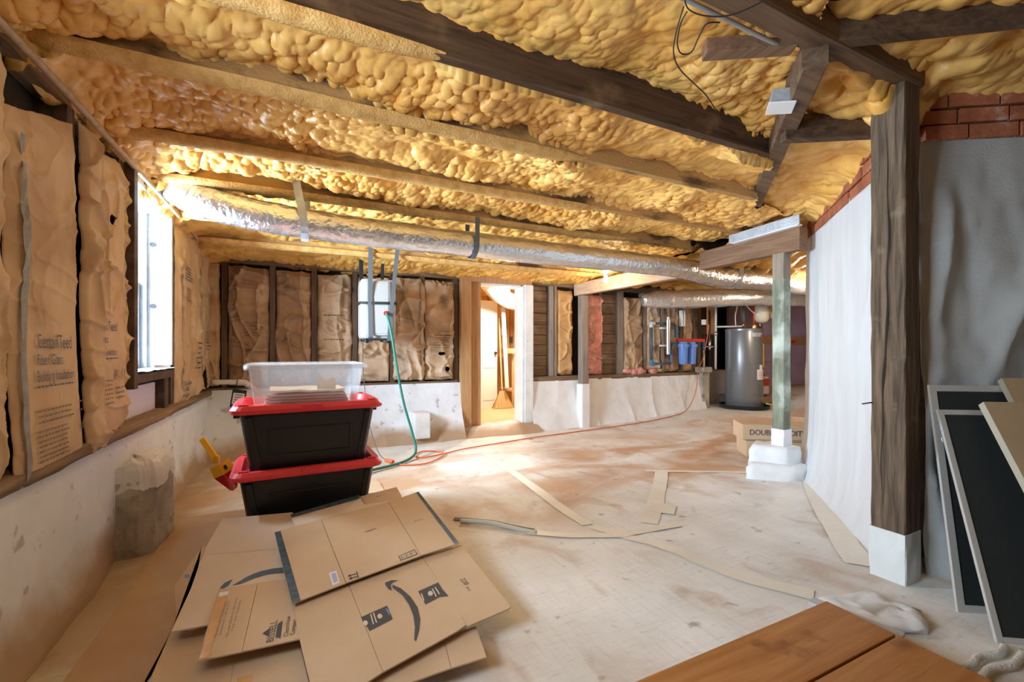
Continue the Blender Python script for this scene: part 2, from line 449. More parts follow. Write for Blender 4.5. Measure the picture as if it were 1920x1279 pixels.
def foundation_mat():
    m, nt, b = nodes('white_foundation_with_clay'); L = nt.links.new
    tc = nt.nodes.new('ShaderNodeTexCoord')
    n = nt.nodes.new('ShaderNodeTexNoise'); n.inputs['Scale'].default_value = 5; n.inputs['Detail'].default_value = 8; L(tc.outputs['Object'], n.inputs['Vector'])
    r = ramp(nt, [(.3, (.76, .80, .87)), (.7, (.87, .90, .95))]); L(n.outputs['Fac'], r.inputs[0])
    n2 = nt.nodes.new('ShaderNodeTexNoise'); n2.inputs['Scale'].default_value = 2.4; n2.inputs['Detail'].default_value = 7; L(tc.outputs['Object'], n2.inputs['Vector'])
    s = nt.nodes.new('ShaderNodeSeparateXYZ'); L(tc.outputs['Object'], s.inputs[0])
    a = nt.nodes.new('ShaderNodeMath'); a.operation = 'MULTIPLY_ADD'; a.inputs[1].default_value = -.38; a.inputs[2].default_value = .19; L(n2.outputs['Fac'], a.inputs[0])
    ad = nt.nodes.new('ShaderNodeMath'); ad.operation = 'ADD'; L(s.outputs['Z'], ad.inputs[0]); L(a.outputs[0], ad.inputs[1])
    r2 = ramp(nt, [(.08, (1, 1, 1)), (.22, (0, 0, 0))]); L(ad.outputs[0], r2.inputs[0])
    x = nt.nodes.new('ShaderNodeMix'); x.data_type = 'RGBA'; L(r2.outputs[0], x.inputs[0]); L(r.outputs[0], x.inputs[6]); x.inputs[7].default_value = (.45, .31, .20, 1)
    n3 = nt.nodes.new('ShaderNodeTexNoise'); n3.inputs['Scale'].default_value = 12; n3.inputs['Detail'].default_value = 9; L(tc.outputs['Object'], n3.inputs['Vector'])
    r3 = ramp(nt, [(.63, (0, 0, 0)), (.70, (.7, .7, .7))]); L(n3.outputs['Fac'], r3.inputs[0])
    x2 = nt.nodes.new('ShaderNodeMix'); x2.data_type = 'RGBA'; L(r3.outputs[0], x2.inputs[0]); L(x.outputs[2], x2.inputs[6]); x2.inputs[7].default_value = (.40, .36, .32, 1)
    L(x2.outputs[2], b.inputs['Base Color']); b.inputs['Roughness'].default_value = .75
    bp = nt.nodes.new('ShaderNodeBump'); bp.inputs['Strength'].default_value = .35; bp.inputs['Distance'].default_value = .01
    L(n3.outputs['Fac'], bp.inputs['Height']); L(bp.outputs[0], b.inputs['Normal'])
    return m
FOUND = foundation_mat()

# ------------------------------------------------------------------ floor
def fz(x, y):
    x = np.asarray(x, float); y = np.asarray(y, float)
    z = .10 * sst(3.6, 5.6, x) * sst(2.6, 4.0, y) + .22 * sst(6.6, 7.9, x)
    wr = .010 * (ridge(x * 1.7 + .3 * vn(x * 2, y * 2, 4), y * 2.6, 7) - .5) + .006 * (ridge(x * 5, y * 3.0, 11) - .5)
    near = sst(.3, 1.2, np.hypot(x - .35, y - 1.6))
    return z + wr * near
xs = np.concatenate([np.arange(-.95, 4.2, .03), np.arange(4.2, 9.9, .08)]); ys = np.concatenate([np.arange(-2.6, .4, .15), np.arange(.4, 5.3, .03)])
GX, GY = np.meshgrid(xs, ys, indexing='ij')
floor = gridmesh('floor', np.stack([GX, GY, fz(GX, GY)], -1), FLOORM)
tag(floor, 'dusty white vapour barrier sheet covering the whole floor', 'floor', kind='structure')
def ribbon(name, pts, wd, m, parent, dz=.004, sub=8, wob=.08, seed=0):
    P = smoothpath([(p[0], p[1], 0) for p in pts], sub); vs = []; fs = []
    for i, p in enumerate(P):
        t = (P[min(i + 1, len(P) - 1)] - P[max(i - 1, 0)]).normalized(); s = Vector((-t.y, t.x, 0))
        for k in (-1, 1):
            q = p + s * (k * wd / 2 * (1 + wob * (float(vn(i * .7, k * 3, seed)) - .5) * 2))
            vs.append((q.x, q.y, float(fz(q.x, q.y)) + dz))
        if i: fs.append((2 * i - 2, 2 * i - 1, 2 * i + 1, 2 * i))
    return mesh(name, vs, fs, m, parent)
ribbon('seam_tape', [(1.564, 3.92), (1.54, 3.2), (1.475, 2.45), (1.46, 2.05)], .075, TAPEF, floor)
ribbon('seam_tape', [(1.47, 2.02), (1.56, 1.82), (1.625, 1.70), (1.675, 1.49)], .07, TAPEF, floor, .0045)
ribbon('seam_tape', [(1.66, 1.52), (1.75, 1.27), (1.86, 1.06)], .085, TAPEF, floor, .005)
ribbon('seam_tape', [(2.66, 2.70), (2.1, 2.18), (1.79, 1.92)], .10, TAPEF, floor, .0045)
ribbon('seam_tape', [(2.55, 2.77), (3.25, 2.37)], .05, TAPEF, floor, .004)
ribbon('seam_tape', [(1.10, 2.10), (1.31, 1.95), (1.58, 1.84)], .055, TAPEF, floor, .006)
ribbon('seam_tape', [(1.55, 1.86), (1.93, 1.83)], .06, TAPEF, floor, .0065)
ribbon('seam_tape', [(1.98, 2.0), (2.10, 2.10)], .13, TAPEF, floor, .0068)
# torn seam with its lifted lip beside the flattened boxes
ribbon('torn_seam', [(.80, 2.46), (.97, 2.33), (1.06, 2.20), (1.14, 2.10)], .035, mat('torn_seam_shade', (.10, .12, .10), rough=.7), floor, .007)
lip = tube('torn_lip', [(.82, 2.40, .012), (.95, 2.29, .018), (1.04, 2.17, .016), (1.14, 2.07, .008)], .012, mat('greenish_white_film', (.60, .64, .58), rough=.4), floor, 6)
for i, pts in enumerate([[(3.47, 1.99), (3.22, 1.82)], [(3.23, 1.83), (2.97, 1.635)], [(2.985, 1.645), (2.74, 1.46)], [(2.75, 1.468), (2.54, 1.30)], [(2.55, 1.308), (2.33, 1.12)]]):
    ribbon('seam_tape', pts, .13, TAPEF, floor, .006 + .0008 * (i % 2), seed=i)

# ------------------------------------------------------------------ left wall
def strip(s0, s1, z0, z1, ns, nz): return np.meshgrid(np.linspace(s0, s1, ns), np.linspace(z0, z1, nz), indexing='ij')
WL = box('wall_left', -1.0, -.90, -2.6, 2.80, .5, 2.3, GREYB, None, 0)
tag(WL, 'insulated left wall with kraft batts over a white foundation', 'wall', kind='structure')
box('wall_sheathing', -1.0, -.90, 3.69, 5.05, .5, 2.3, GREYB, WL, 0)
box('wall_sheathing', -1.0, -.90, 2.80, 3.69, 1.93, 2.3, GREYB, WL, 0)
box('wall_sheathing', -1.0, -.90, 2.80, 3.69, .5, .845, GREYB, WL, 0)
# openings near the camera: the part of the wall with the added second window is rebuilt around its hole
vs, fs = boxvf(-1.0, -.90, 1.47, 2.80, .5, 2.3, 0)
WL.data.clear_geometry(); WL.data.from_pydata(vs, [], fs); WL.data.update()
box('wall_sheathing', -1.0, -.90, -2.6, .45, .5, 2.3, GREYB, WL, 0)
box('wall_sheathing', -1.0, -.90, .45, 1.47, 1.9, 2.3, GREYB, WL, 0)
box('wall_sheathing', -1.0, -.90, .45, 1.47, .5, .83, GREYB, WL, 0)
S, Zz = strip(-2.6, 4.95, -.02, .585, 400, 48)
t = (Zz + .02) / .6
Xf = -.775 - .02 * np.sin(t * 2.6) + .03 * (fbm(S * 1.6, Zz * 2.4, 3) - .5) + .012 * (fbm(S * 7, Zz * 7, 5) - .5)
Xf = Xf - .035 * sst(.35, 0, Zz) * np.exp(-((S - 2.75) / .35) ** 2) + .05 * sst(.20, 0, Zz) * fbm(S * 1.3, S * 0 + 2, 8) * (1 - np.exp(-((S - 2.75) / .4) ** 2)) - .03 * sst(.52, .585, Zz)
gridmesh('foundation', np.stack([Xf, S, Zz], -1), FOUND, WL, flip=True)
# sill plate on the foundation
S, Zz = strip(-2.6, 4.95, 0, 1, 300, 7)
prof = np.array([(-.90, .575), (-.80, .578), (-.765, .582), (-.757, .60), (-.76, .625), (-.80, .635), (-.90, .64)])
ki = np.round(Zz * 6).astype(int)
V = np.stack([prof[ki, 0] + .012 * (fbm(S * 6, Zz * 3, 2) - .5) * (prof[ki, 0] > -.85), S, prof[ki, 1] + .014 * (fbm(S * 5, Zz * 0, 9) - .5)], -1)
gridmesh('sill_plate', V, PLATEY, WL, flip=True)
for y in (1.79, 2.245, 2.76, 3.70, 4.14, 4.62, .40, 1.52):
    box('stud', -.90, -.805, y - .03, y + .03, .63, 1.93, STUDZ, WL, .003)
beam('top_plate', (-.85, -2.6, 1.965), (-.85, 4.95, 1.965), .09, .07, PLATEY, WL)
# thin lath running along the top of the batts
tube('lath_strip', [(-.765, 1.2, 1.90), (-.76, 1.9, 1.915), (-.765, 2.8, 1.92), (-.765, 3.6, 1.915), (-.77, 4.5, 1.88)], .013, mat('pale_lath', (.42, .30, .19), (.55, .42, .29), scale=20, rough=.7), WL, 6)

BATTS = {}
def batt(wall, s0, s1, z0, z1, m, face, depth, seed, bulge=.05, fold=.03, tears=(), axis='y', ns=60, nz=110, topcut=None, ripple=.012, flare=.0, flat=None):
    """a paper-faced batt: a creased sheet standing proud of the wall plane 'face' by its bulge, edges turned back to the studs"""
    S, Zz = strip(s0, s1, z0, z1, ns, nz)
    a = (S - s0) / (s1 - s0); b = (Zz - z0) / (z1 - z0)
    ragL = ripple * (fbm(Zz * 7, Zz * 0 + seed, seed) - .5) * 2; ragR = ripple * (fbm(Zz * 7, Zz * 0 + seed + 7, seed + 3) - .5) * 2
    S2 = S + ragL * (1 - a) ** 4 + ragR * a ** 4
    Z2 = Zz + .02 * (fbm(S * 9, S * 0 + seed, seed + 1) - .5) * ((1 - b) ** 6 + b ** 6)
    if topcut is not None: Z2 = Z2 - topcut * b * (1 - a)
    def hf(s, z):
        a_ = np.clip((s - s0) / (s1 - s0), 0, 1); b_ = np.clip((z - z0) / (z1 - z0), 0, 1)
        e = np.minimum(1, np.minimum(a_, 1 - a_) / .16); e = np.sin(e * math.pi / 2) ** .8
        ev = np.sin(np.minimum(1, np.minimum(b_, 1 - b_) / .07) * math.pi / 2)
        wx = s + .05 * (vn(s * 6, z * 3, seed) - .5) * 2; wz = z + .08 * vn(s * 5, z * 4, seed + 2)
        f1 = ridge(wx * 9 + wz * 1.4, wz * 2.0, seed + 4) ** 7
        f2 = ridge(wx * 5 - wz * 5, wz * 4 + wx * 3, seed + 6) ** 8
        f3 = ridge(wx * 3 + wz * 9, wz * 7, seed + 8) ** 8
        if flat is not None:
            fw_ = 1 - .96 * sst(flat[0] - .06, flat[0], s) * sst(flat[1] + .06, flat[1], s) * sst(flat[2] - .06, flat[2], z) * sst(flat[3] + .06, flat[3], z)
            f1, f2, f3 = f1 * fw_, f2 * fw_, f3 * fw_
        return (bulge * e * ev * (.7 + .6 * fbm(s * 3, z * 2, seed + 10)) + fold * (f1 * .6 + f2 * .7 + f3 * .45) * (.25 + .75 * e) * (.35 + 1.1 * fbm(s * 2.2, z * 1.6, seed + 12))
                + flare * (1 - b_) ** 3 + .003 * (fbm(s * 22, z * 22, seed + 14) - .5))
    H = hf(S, Zz)
    V = np.stack([face + H, S2, Z2], -1) if axis == 'y' else np.stack([S2, face - H, Z2], -1)
    mask = None
    if tears:
        cs = (S[:-1, :-1] + S[1:, 1:]) / 2; cz = (Zz[:-1, :-1] + Zz[1:, 1:]) / 2
        mask = np.ones(cs.shape, bool)
        for (ts, tz, rs, rz) in tears:
            dd = ((cs - ts) / rs) ** 2 + ((cz - tz) / rz) ** 2 + 1.2 * (fbm(cs * 25, cz * 18, seed + 20) - .5)
            mask &= dd > 1
    o = gridmesh('insulation_batt', V, m, wall, mask, flip=(axis == 'y'))
    sol = o.modifiers.new('thickness', 'SOLIDIFY'); sol.thickness = .003; sol.offset = 1 if axis == 'y' else 1
    def proj(p, k=.0065):
        if axis == 'y': return Vector((face + float(hf(np.array(p.y), np.array(p.z))) + k, p.y, p.z))
        return Vector((p.x, face - float(hf(np.array(p.x), np.array(p.z))) - k, p.z))
    return o, proj
RY, UZ, RX = (0, 1, 0), (0, 0, 1), (1, 0, 0)
batt(WL, 1.54, 1.785, .60, 1.88, KRAFT, -.80, .0, 1, .02, .025)
b1, f1 = batt(WL, 1.80, 2.235, .585, 1.86, KRAFT, -.80, .0, 2, .020, .016, ns=110, nz=240, topcut=.13, flare=.03, ripple=.006, flat=(1.86, 2.20, .60, 1.09))
b2, f2 = batt(WL, 2.27, 2.425, .585, 1.90, KRAFT, -.795, .0, 3, .025, .04, ns=60, nz=200, ripple=.010, flare=.02)
b3, f3 = batt(WL, 2.435, 2.745, .60, 1.90, KRAFT, -.805, .0, 14, .022, .028, ns=90, nz=220, ripple=.008, flat=(2.45, 2.68, .80, 1.15), tears=((2.56, 1.60, .020, .024),), topcut=.03)
batt(WL, 2.735, 2.795, .80, 1.86, FIBRE, -.825, .0, 6, .02, .05, ns=24, nz=120, ripple=.02)
b4, f4 = batt(WL, 3.70, 4.13, .60, 1.88, KRAFT, -.80, .0, 7, .022, .018, ns=70, nz=160, ripple=.007)
b5, f5 = batt(WL, 4.145, 4.545, .62, 1.87, KRAFT, -.80, .0, 8, .022, .026, ns=60, nz=160, ripple=.008)
b6, f6 = batt(WL, 4.565, 4.86, .66, 1.85, KRAFT, -.80, .0, 9, .022, .03, ns=50, nz=160, ripple=.010, tears=((4.62, .75, .05, .12),))
def stripe_on(b, proj, s, z0, z1, wd, m, n=40, seed=0, axis='y'):
    vs = []; fs = []
    for i in range(n + 1):
        z = z0 + (z1 - z0) * i / n; c = s + .008 * math.sin(z * 5 + seed) + .006 * (float(vn(z * 9, seed, 3)) - .5)
        hw = wd / 2 * (1 + .5 * (float(vn(z * 6, seed, 8)) - .5))
        for k in (-1, 0, 1):
            p = Vector((-.8, c + k * hw, z)) if axis == 'y' else Vector((c + k * hw, 4.8, z))
            vs.append(proj(p, .008))
        if i:
            for k in (0, 1): fs.append((3 * i - 3 + k, 3 * i - 2 + k, 3 * i + 1 + k, 3 * i + k))
    mesh('glue_stripe', vs, fs, m, b)
stripe_on(b1, f1, 1.84, .60, 1.66, .020, STRIPE, seed=1)
stripe_on(b4, f4, 3.79, .72, 1.72, .014, STRIPE, seed=3)
stripe_on(b5, f5, 4.40, .8, 1.7, .014, STRIPE, seed=5)
def para(b, proj, y0, y1, z, rows, dz, m, sz, seed, axis='y'):
    r = random.Random(seed)
    for k in range(rows):
        s = ' '.join(''.join(r.choice('aeionrstl') for _ in range(r.randint(2, 7))) for _ in range(9))[:int((y1 - y0) / (sz * .52))]
        o = Vector((-.8, y0, z - k * dz)) if axis == 'y' else Vector((y0, 4.8, z - k * dz))
        # rows of fine print too small to read in the photograph
        vs = []; fs = []; x = y0
        while x < y1 - .01:
            wl = r.uniform(.006, .028)
            for (q, zz) in ((x, 0), (min(x + wl, y1), 0), (min(x + wl, y1), sz), (x, sz)):
                p = Vector((-.8, q, z - k * dz + zz)) if axis == 'y' else Vector((q, 4.8, z - k * dz + zz))
                vs.append(proj(p))
            n = len(vs); fs.append((n - 4, n - 3, n - 2, n - 1)); x += wl + r.uniform(.004, .008)
        mesh('fine_print', vs, fs, m, b)
write('CertainTeed', (-.8, 1.905, 1.005), RY, UZ, .068, INKB, b1, f1, .225)
write('Fiber Glass', (-.8, 1.90, .950), RY, UZ, .052, INKB, b1, f1, .165)
write('Building Insulation', (-.8, 1.895, .897), RY, UZ, .052, INKB, b1, f1, .245)
para(b1, f1, 1.895, 2.14, .878, 1, .02, INKB, .006, 4)
para(b1, f1, 1.89, 2.12, .80, 3, .018, INKS, .006, 5)
para(b1, f1, 1.885, 2.08, .735, 7, .016, INKS, .006, 6)
write('R-11', (-.8, 2.21, .70), UZ, (0, -1, 0), .05, INKS, b1, f1, .11)
write('nTeed', (-.8, 2.475, 1.085), RY, UZ, .062, INKB, b3, f3, .13)
write('ss', (-.8, 2.47, 1.03), RY, UZ, .052, INKB, b3, f3)
write('Insulation', (-.8, 2.475, .975), RY, UZ, .048, INKB, b3, f3, .13)
para(b3, f3, 2.48, 2.62, .958, 1, .02, INKB, .006, 8)
write('R-11', (-.8, 2.585, .86), RY, UZ, .07, INKS, b3, f3, .11)
para(b3, f3, 2.59, 2.69, .82, 3, .022, INKS, .008, 9)
para(b3, f3, 2.48, 2.56, .86, 6, .02, INKS, .006, 19)
para(b4, f4, 3.88, 4.06, 1.60, 5, .022, INKB, .010, 10)
para(b4, f4, 3.88, 4.06, 1.45, 6, .018, INKS, .008, 11)
write('CertainTeed', (-.8, 3.80, .74), RY, UZ, .05, INKB, b4, f4, .2)
write('Fiber Glass', (-.8, 3.80, .70), RY, UZ, .04, INKB, b4, f4, .15)
write('Building Insulation', (-.8, 3.80, .66), RY, UZ, .04, INKB, b4, f4, .2)
para(b5, f5, 4.2, 4.36, 1.05, 6, .04, INKB, .01, 12)
para(b6, f6, 4.62, 4.75, 1.15, 6, .03, INKS, .009, 13)
box('foam_board', -.885, -.835, 2.70, 3.42, .625, .80, XPS, WL, .002)
box('cripple_stud', -.89, -.79, 3.43, 3.52, .63, .86, DKCASE, WL, .003)
box('cripple_stud', -.89, -.80, 3.62, 3.69, .63, .90, DKCASE, WL, .003)

# visible window: painted reveal boards, two sashes with panes, dark rough sill
def window(name, y0, y1, z0, z1, label):
    W = box(name, -1.17, -.765, y0 - .055, y0, z0 - .07, z1 + .04, DKCASE, None, .003)
    tag(W, label, 'window', kind='structure')
    box('reveal_board', -1.17, -.80, y1, y1 + .04, z0 - .05, z1 + .04, WINP, W, .003)
    box('reveal_board', -1.17, -.80, y0, y1, z1, z1 + .04, WINP, W, .003)
    box('window_sill', -1.17, -.785, y0, y1, z0 - .05, z0, DKCASE, W, .005)
    vs = [(-.95 + .17 * i, y0 + (y1 - y0) * j / 12, z0 + .008 + .008 * float(vn(i * 3, j * 1.3, 5))) for j in range(13) for i in range(2)]
    mesh('sill_film', vs, [(2 * j, 2 * j + 1, 2 * j + 3, 2 * j + 2) for j in range(12)], FOILT, W)
    zm = z0 + (z1 - z0) * .52
    for k, (za, zb, x) in enumerate(((z0 + .004, zm + .03, -.985), (zm, z1 - .004, -1.03))):
        sash = box('sash', x - .02, x + .02, y0 + .004, y0 + .05, za, zb, WINP, W, .004)
        for (a, b_, c, d) in ((y1 - .05, y1 - .004, za, zb), (y0 + .05, y1 - .05, za, za + .055), (y0 + .05, y1 - .05, zb - .035, zb)):
            box('sash_rail', x - .02, x + .02, a, b_, c, d, WINP, sash, .004)
        box('pane', x - .003, x + .003, y0 + .05, y1 - .05, za + .055, zb - .035, GLASS, sash, 0)
    for yy in (y0 + .0, y1 - .022):
        box('parting_bead', -.955, -.93, yy, yy + .022, z0, z1, WINP, W, .003)
    for zz in (z1 - .20, z0 + .42):
        lathe('pulley_plate', [(.001, 0), (.017, 0), (.017, .004), (.001, .004)], (-.90, y1 - .0005, zz), BLACKP, W, 12, axis='y')
    return W
window('window_1', 2.85, 3.645, .87, 1.90, 'white double-hung window glowing with daylight in the left wall')
window('added_window', .50, 1.42, .86, 1.86, 'white double-hung window added out of view beside the camera for daylight')  # unseen window, added to bring daylight in from the near left

# concrete footing block poking out of the left foundation
pr = thing('concrete_pier', (-.70, 2.87, 0), 'rough concrete pier with whitewashed top against the left foundation', 'pier')
S, Zz = strip(0, 1, 0, 1, 50, 40)
pp = np.array([(-.82, 2.66), (-.715, 2.665), (-.66, 2.70), (-.655, 3.05), (-.82, 3.08)])
seg = np.minimum((S * 4).astype(int), 3); f = S * 4 - seg
bx_ = pp[seg, 0] * (1 - f) + pp[seg + 1, 0] * f; by_ = pp[seg, 1] * (1 - f) + pp[seg + 1, 1] * f
tap = 1 - .0 * Zz
n_ = .02 * (fbm(S * 9, Zz * 5, 6) - .5)
gridmesh('pier_body', np.stack([bx_ + n_, by_ + n_, -.01 + .375 * Zz], -1), CONC, pr, smooth=False)
th = np.linspace(0, 1, 50); V = np.zeros((50, 10, 3))
for i, tt in enumerate(th):
    k = min(int(tt * 4), 3); g = tt * 4 - k
    ex, ey = pp[k] * (1 - g) + pp[k + 1] * g
    for j in range(10):
        q = j / 9
        V[i, j] = ((ex - .006 + .012 * (ex > -.79)) * (1 - q * q) + (-.79) * q * q + .01 * (float(vn(i * .4, j * .6, 3)) - .5), ey * (1 - q * q) + 2.87 * q * q, .30 + .05 * (float(vn(i * .35, 1.5, 8))) + .13 * math.sin(min(1, q * 2.2) * 1.57) - .012 * vn(i * .5, j, 2))
gridmesh('whitewash_cap', V, PLASTER, pr, flip=True, smooth=False)

# ------------------------------------------------------------------ back wall
YB = 4.85
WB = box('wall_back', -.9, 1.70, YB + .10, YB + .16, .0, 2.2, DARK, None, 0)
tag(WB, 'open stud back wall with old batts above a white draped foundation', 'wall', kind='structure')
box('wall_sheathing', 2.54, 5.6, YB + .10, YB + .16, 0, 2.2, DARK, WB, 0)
box('wall_sheathing', 1.70, 2.54, YB + .10, YB + .16, 1.83, 2.2, DARK, WB, 0)
for x, wd, mt in ((-.665, .05, STUDZ), (-.27, .05, STUDZ), (.10, .05, STUDZ), (.49, .05, STUDZ), (.88, .05, STUDZ), (1.21, .05, STUDZ), (1.60, .055, STUDZ), (2.895, .05, STUDG), (2.95, .035, STUDG), (3.66, .05, STUDG), (4.02, .085, STUDG), (4.45, .055, STUDG), (4.80, .05, STUDG), (5.18, .05, STUDZ), (5.46, .09, STUDZ)):
    box('stud', x - wd / 2, x + wd / 2, YB - .005, YB + .10, .64, 1.86, mt, WB, .003)
box('top_plate', -.88, 5.6, YB - .01, YB + .10, 1.82, 1.90, PLATEX, WB, .004)
box('sill_plate', -.88, 1.62, YB - .03, YB + .10, .60, .645, PLATEX, WB, .006)
box('sill_plate', 2.58, 5.55, YB - .04, YB + .10, .60, .66, PLATEX, WB, .006)
batt(WB, -.86, -.70, .66, 1.80, KRAFT, YB + .0, 0, 20, .03, .04, axis='x', ns=30, nz=110)
bb1, g1 = batt(WB, -.64, -.30, .66, 1.79, KRAFTD, YB + .03, 0, 21, .06, .13, axis='x', ns=60, nz=130)
bb2, g2 = batt(WB, -.245, .075, .66, 1.78, KRAFTD, YB + .05, 0, 22, .05, .13, axis='x', ns=60, nz=130)
bb3, g3 = batt(WB, .125, .465, .66, 1.775, KRAFTM, YB + .05, 0, 23, .045, .08, axis='x', ns=60, nz=130)
bb4, g4 = batt(WB, .515, .855, .66, 1.78, KRAFTM, YB + .05, 0, 24, .045, .08, axis='x', ns=60, nz=120, tears=())
bb5, g5 = batt(WB, .87, 1.24, .66, 1.79, KRAFTM, YB + .03, 0, 25, .05, .08, axis='x', ns=60, nz=130, tears=())
bb6, g6 = batt(WB, 1.235, 1.575, .66, 1.79, KRAFTM, YB + .03, 0, 26, .05, .08, axis='x', ns=60, nz=130, tears=((1.42, .96, .04, .02), (1.48, .78, .03, .03)))
stripe_on(bb1, g1, -.60, .70, 1.75, .022, STRIPE, seed=2, axis='x')
stripe_on(bb5, g5, 1.175, .8, 1.75, .016, STRIPE, seed=4, axis='x')
para(bb1, g1, -.50, -.37, 1.25, 5, .03, INKS, .009, 31, 'x')
write('R-11', (-.40, 4.8, 1.12), RX, UZ, .07, INKS, bb1, g1, .08)
para(bb6, g6, 1.33, 1.52, 1.16, 6, .028, INKS, .009, 33, 'x')
para(bb3, g3, .19, .40, 1.35, 2, .25, INKS, .012, 34, 'x')
batt(WB, 2.98, 3.22, .67, 1.78, mat('amber_batt_paper', (.48, .27, .11), (.62, .38, .17), scale=6, rough=.7, bump=.4, bscale=30), YB + .04, 0, 27, .04, .03, axis='x', ns=40, nz=110)
batt(WB, 3.40, 3.53, .67, 1.76, PINK, YB + .0, 0, 28, .07, .05, axis='x', ns=36, nz=110, ripple=.03)
batt(WB, 3.50, 3.645, .67, 1.74, PINK, YB + .0, 0, 29, .06, .05, axis='x', ns=36, nz=110, ripple=.03)
batt(WB, 4.06, 4.425, .67, 1.74, KRAFTD, YB + .04, 0, 30, .05, .05, axis='x', ns=40, nz=90)
batt(WB, 4.475, 4.775, .67, 1.70, KRAFTM, YB + .05, 0, 31, .04, .03, axis='x', ns=40, nz=90)
batt(WB, 4.825, 5.16, .67, 1.72, KRAFTD, YB + .05, 0, 32, .03, .02, axis='x', ns=40, nz=90)
batt(WB, 5.20, 5.43, .67, 1.72, KRAFTD, YB + .05, 0, 33, .03, .03, axis='x', ns=30, nz=90)
for k, (x, z, r_) in enumerate(((4.22, .69, .05), (4.33, .70, .06), (4.58, .69, .05), (4.70, .70, .04), (4.12, .70, .045))):
    bm = bmesh.new(); bmesh.ops.create_icosphere(bm, subdivisions=3, radius=r_)
    vs = [Vector((x + v.co.x * 1.5, YB - .01 + v.co.y, z + v.co.z * .7)) * 1 + Vector((0, 0, 0)) + v.co * (.5 * float(vn(v.co.x * 60, v.co.z * 60 + v.co.y * 40, k))) for v in bm.verts]
    bm.verts.index_update(); fs = [[v.index for v in f_.verts] for f_ in bm.faces]; bm.free()
    mesh('insulation_tuft', vs, fs, PINK if k != 3 else FIBRE, WB, True)
rnd = random.Random(3)
for (xa, xb) in ((2.58, 2.88), (3.68, 3.98)):
    z = .665
    while z < 1.80:
        h = rnd.uniform(.125, .15)
        box('plank', xa, xb, YB + .075 + rnd.uniform(-.006, .006), YB + .099, z, min(z + h - .006, 1.82), PLANKW, WB, .003)
        z += h
# draped white barrier over the foundation; left run, threshold run and right run
def drape(x0, x1, zt, n, seed, bow, folds, m, zb=None):
    S, Zz = strip(x0, x1, 0, 1, n, 36)
    fl = fz(S, np.full_like(S, 4.7)) if zb is None else zb
    low = 1 - Zz
    Yd = YB - .04 - bow * low ** 2.2 - folds * (ridge(S * 3.2 + .15 * vn(S * 3, Zz * 2, seed), Zz * .8, seed) ** 3) * (.3 + .9 * low) * .6 - .02 * (fbm(S * 6, Zz * 4, seed + 2) - .5)
    return gridmesh('foundation', np.stack([S, Yd, fl - .015 + (zt - fl) * Zz], -1), m, WB, flip=True)
drape(-.86, 1.645, .64, 180, 41, .22, .02, FOUND)
drape(2.56, 3.30, .62, 80, 42, .12, .025, BARRIER)
drape(3.28, 5.56, .63, 200, 43, .10, .035, BARRIER)
box('foundation_block', 1.05, 1.22, YB - .30, YB - .02, .06, .33, PLASTER, WB, .012)
box('foundation_end', 5.50, 5.66, YB - .10, YB + .55, .05, .65, CONC, WB, .012)
# doorway
D1 = box('door_1', 1.905, 2.436, YB - .02, YB + .16, 1.775, 1.80, WHITEP, None, .003)
tag(D1, 'doorway framed in tan and white boards opening on a bright room', 'doorway', kind='structure')
box('jamb_post', 1.64, 1.765, YB - .08, YB + .12, .06, 1.80, JAMB, D1, .004)
box('jamb_board', 1.77, 1.905, YB - .02, YB + .16, .08, 1.80, JAMB, D1, .004)
box('jamb_board', 2.436, 2.466, YB - .06, YB + .16, .10, 1.78, WHITEP, D1, .004)
box('jamb_post', 2.468, 2.58, YB - .08, YB + .14, .05, 1.80, WHITEP, D1, .004)
box('door_header', 1.64, 2.58, YB - .05, YB + .12, 1.80, 1.90, JAMB, D1, .005)
S, Zz = strip(1.60, 2.60, 0, 1, 60, 16)
gridmesh('threshold', np.stack([S, YB + .15 - .42 * np.sin(Zz * 1.4) - .03 * fbm(S * 6, Zz * 3, 3), .105 - .135 * np.clip(Zz * 1.6 - .6, 0, 1) + .012 * (fbm(S * 8, Zz * 6, 5) - .5)], -1), FOUND, D1, flip=False)

# ------------------------------------------------------------------ workshop seen through the doorway
RM = box('floor_workshop', .9, 4.6, YB + .14, 7.0, .06, .10, mat('workshop_floor', (.62, .45, .28), (.72, .55, .36), scale=3, rough=.6), None, 0)
tag(RM, 'pale tan floor of the bright room behind the doorway', 'floor', kind='structure')
RW = box('wall_workshop', .9, 4.6, 7.0, 7.06, .06, 2.1, PLY, None, 0)
tag(RW, 'pale board wall at the far end of the bright room', 'wall', kind='structure')
box('side_wall', .84, .9, YB + .16, 7.06, .06, 2.1, PLY, RW, 0)
box('side_wall', 4.6, 4.66, YB + .16, 7.06, .06, 2.1, PLY, RW, 0)
for k in range(7): box('wall_stud', 1.2 + k * .42, 1.245 + k * .42, 6.93, 7.0, .10, 1.95, JAMB, RW, .002)
S, Zz = strip(.9, 4.6, YB + .16, 7.0, 120, 70)
RC = gridmesh('ceiling_workshop', np.stack([S, Zz, 1.98 - .5 * bub(S, Zz, .13, 5)], -1), FOAM)
tag(RC, 'foam-sprayed ceiling of the bright room', 'ceiling', kind='structure')
dt = thing('white_door', (2.68, 6.30, .10), 'white panel door leaning in the bright room behind the doorway', 'door')
dM = Matrix.Translation(Vector((2.44, 6.22, .10))) @ Matrix.Rotation(.10, 4, 'Z')
box('door_slab', 0, .30, 0, .04, 0, 1.66, WHITEPL, dt, .004, M=dM)
for z in (.12, .62, 1.12): box('door_panel', .05, .25, -.006, .002, z, z + .40, WHITEPL, dt, .004, M=dM)
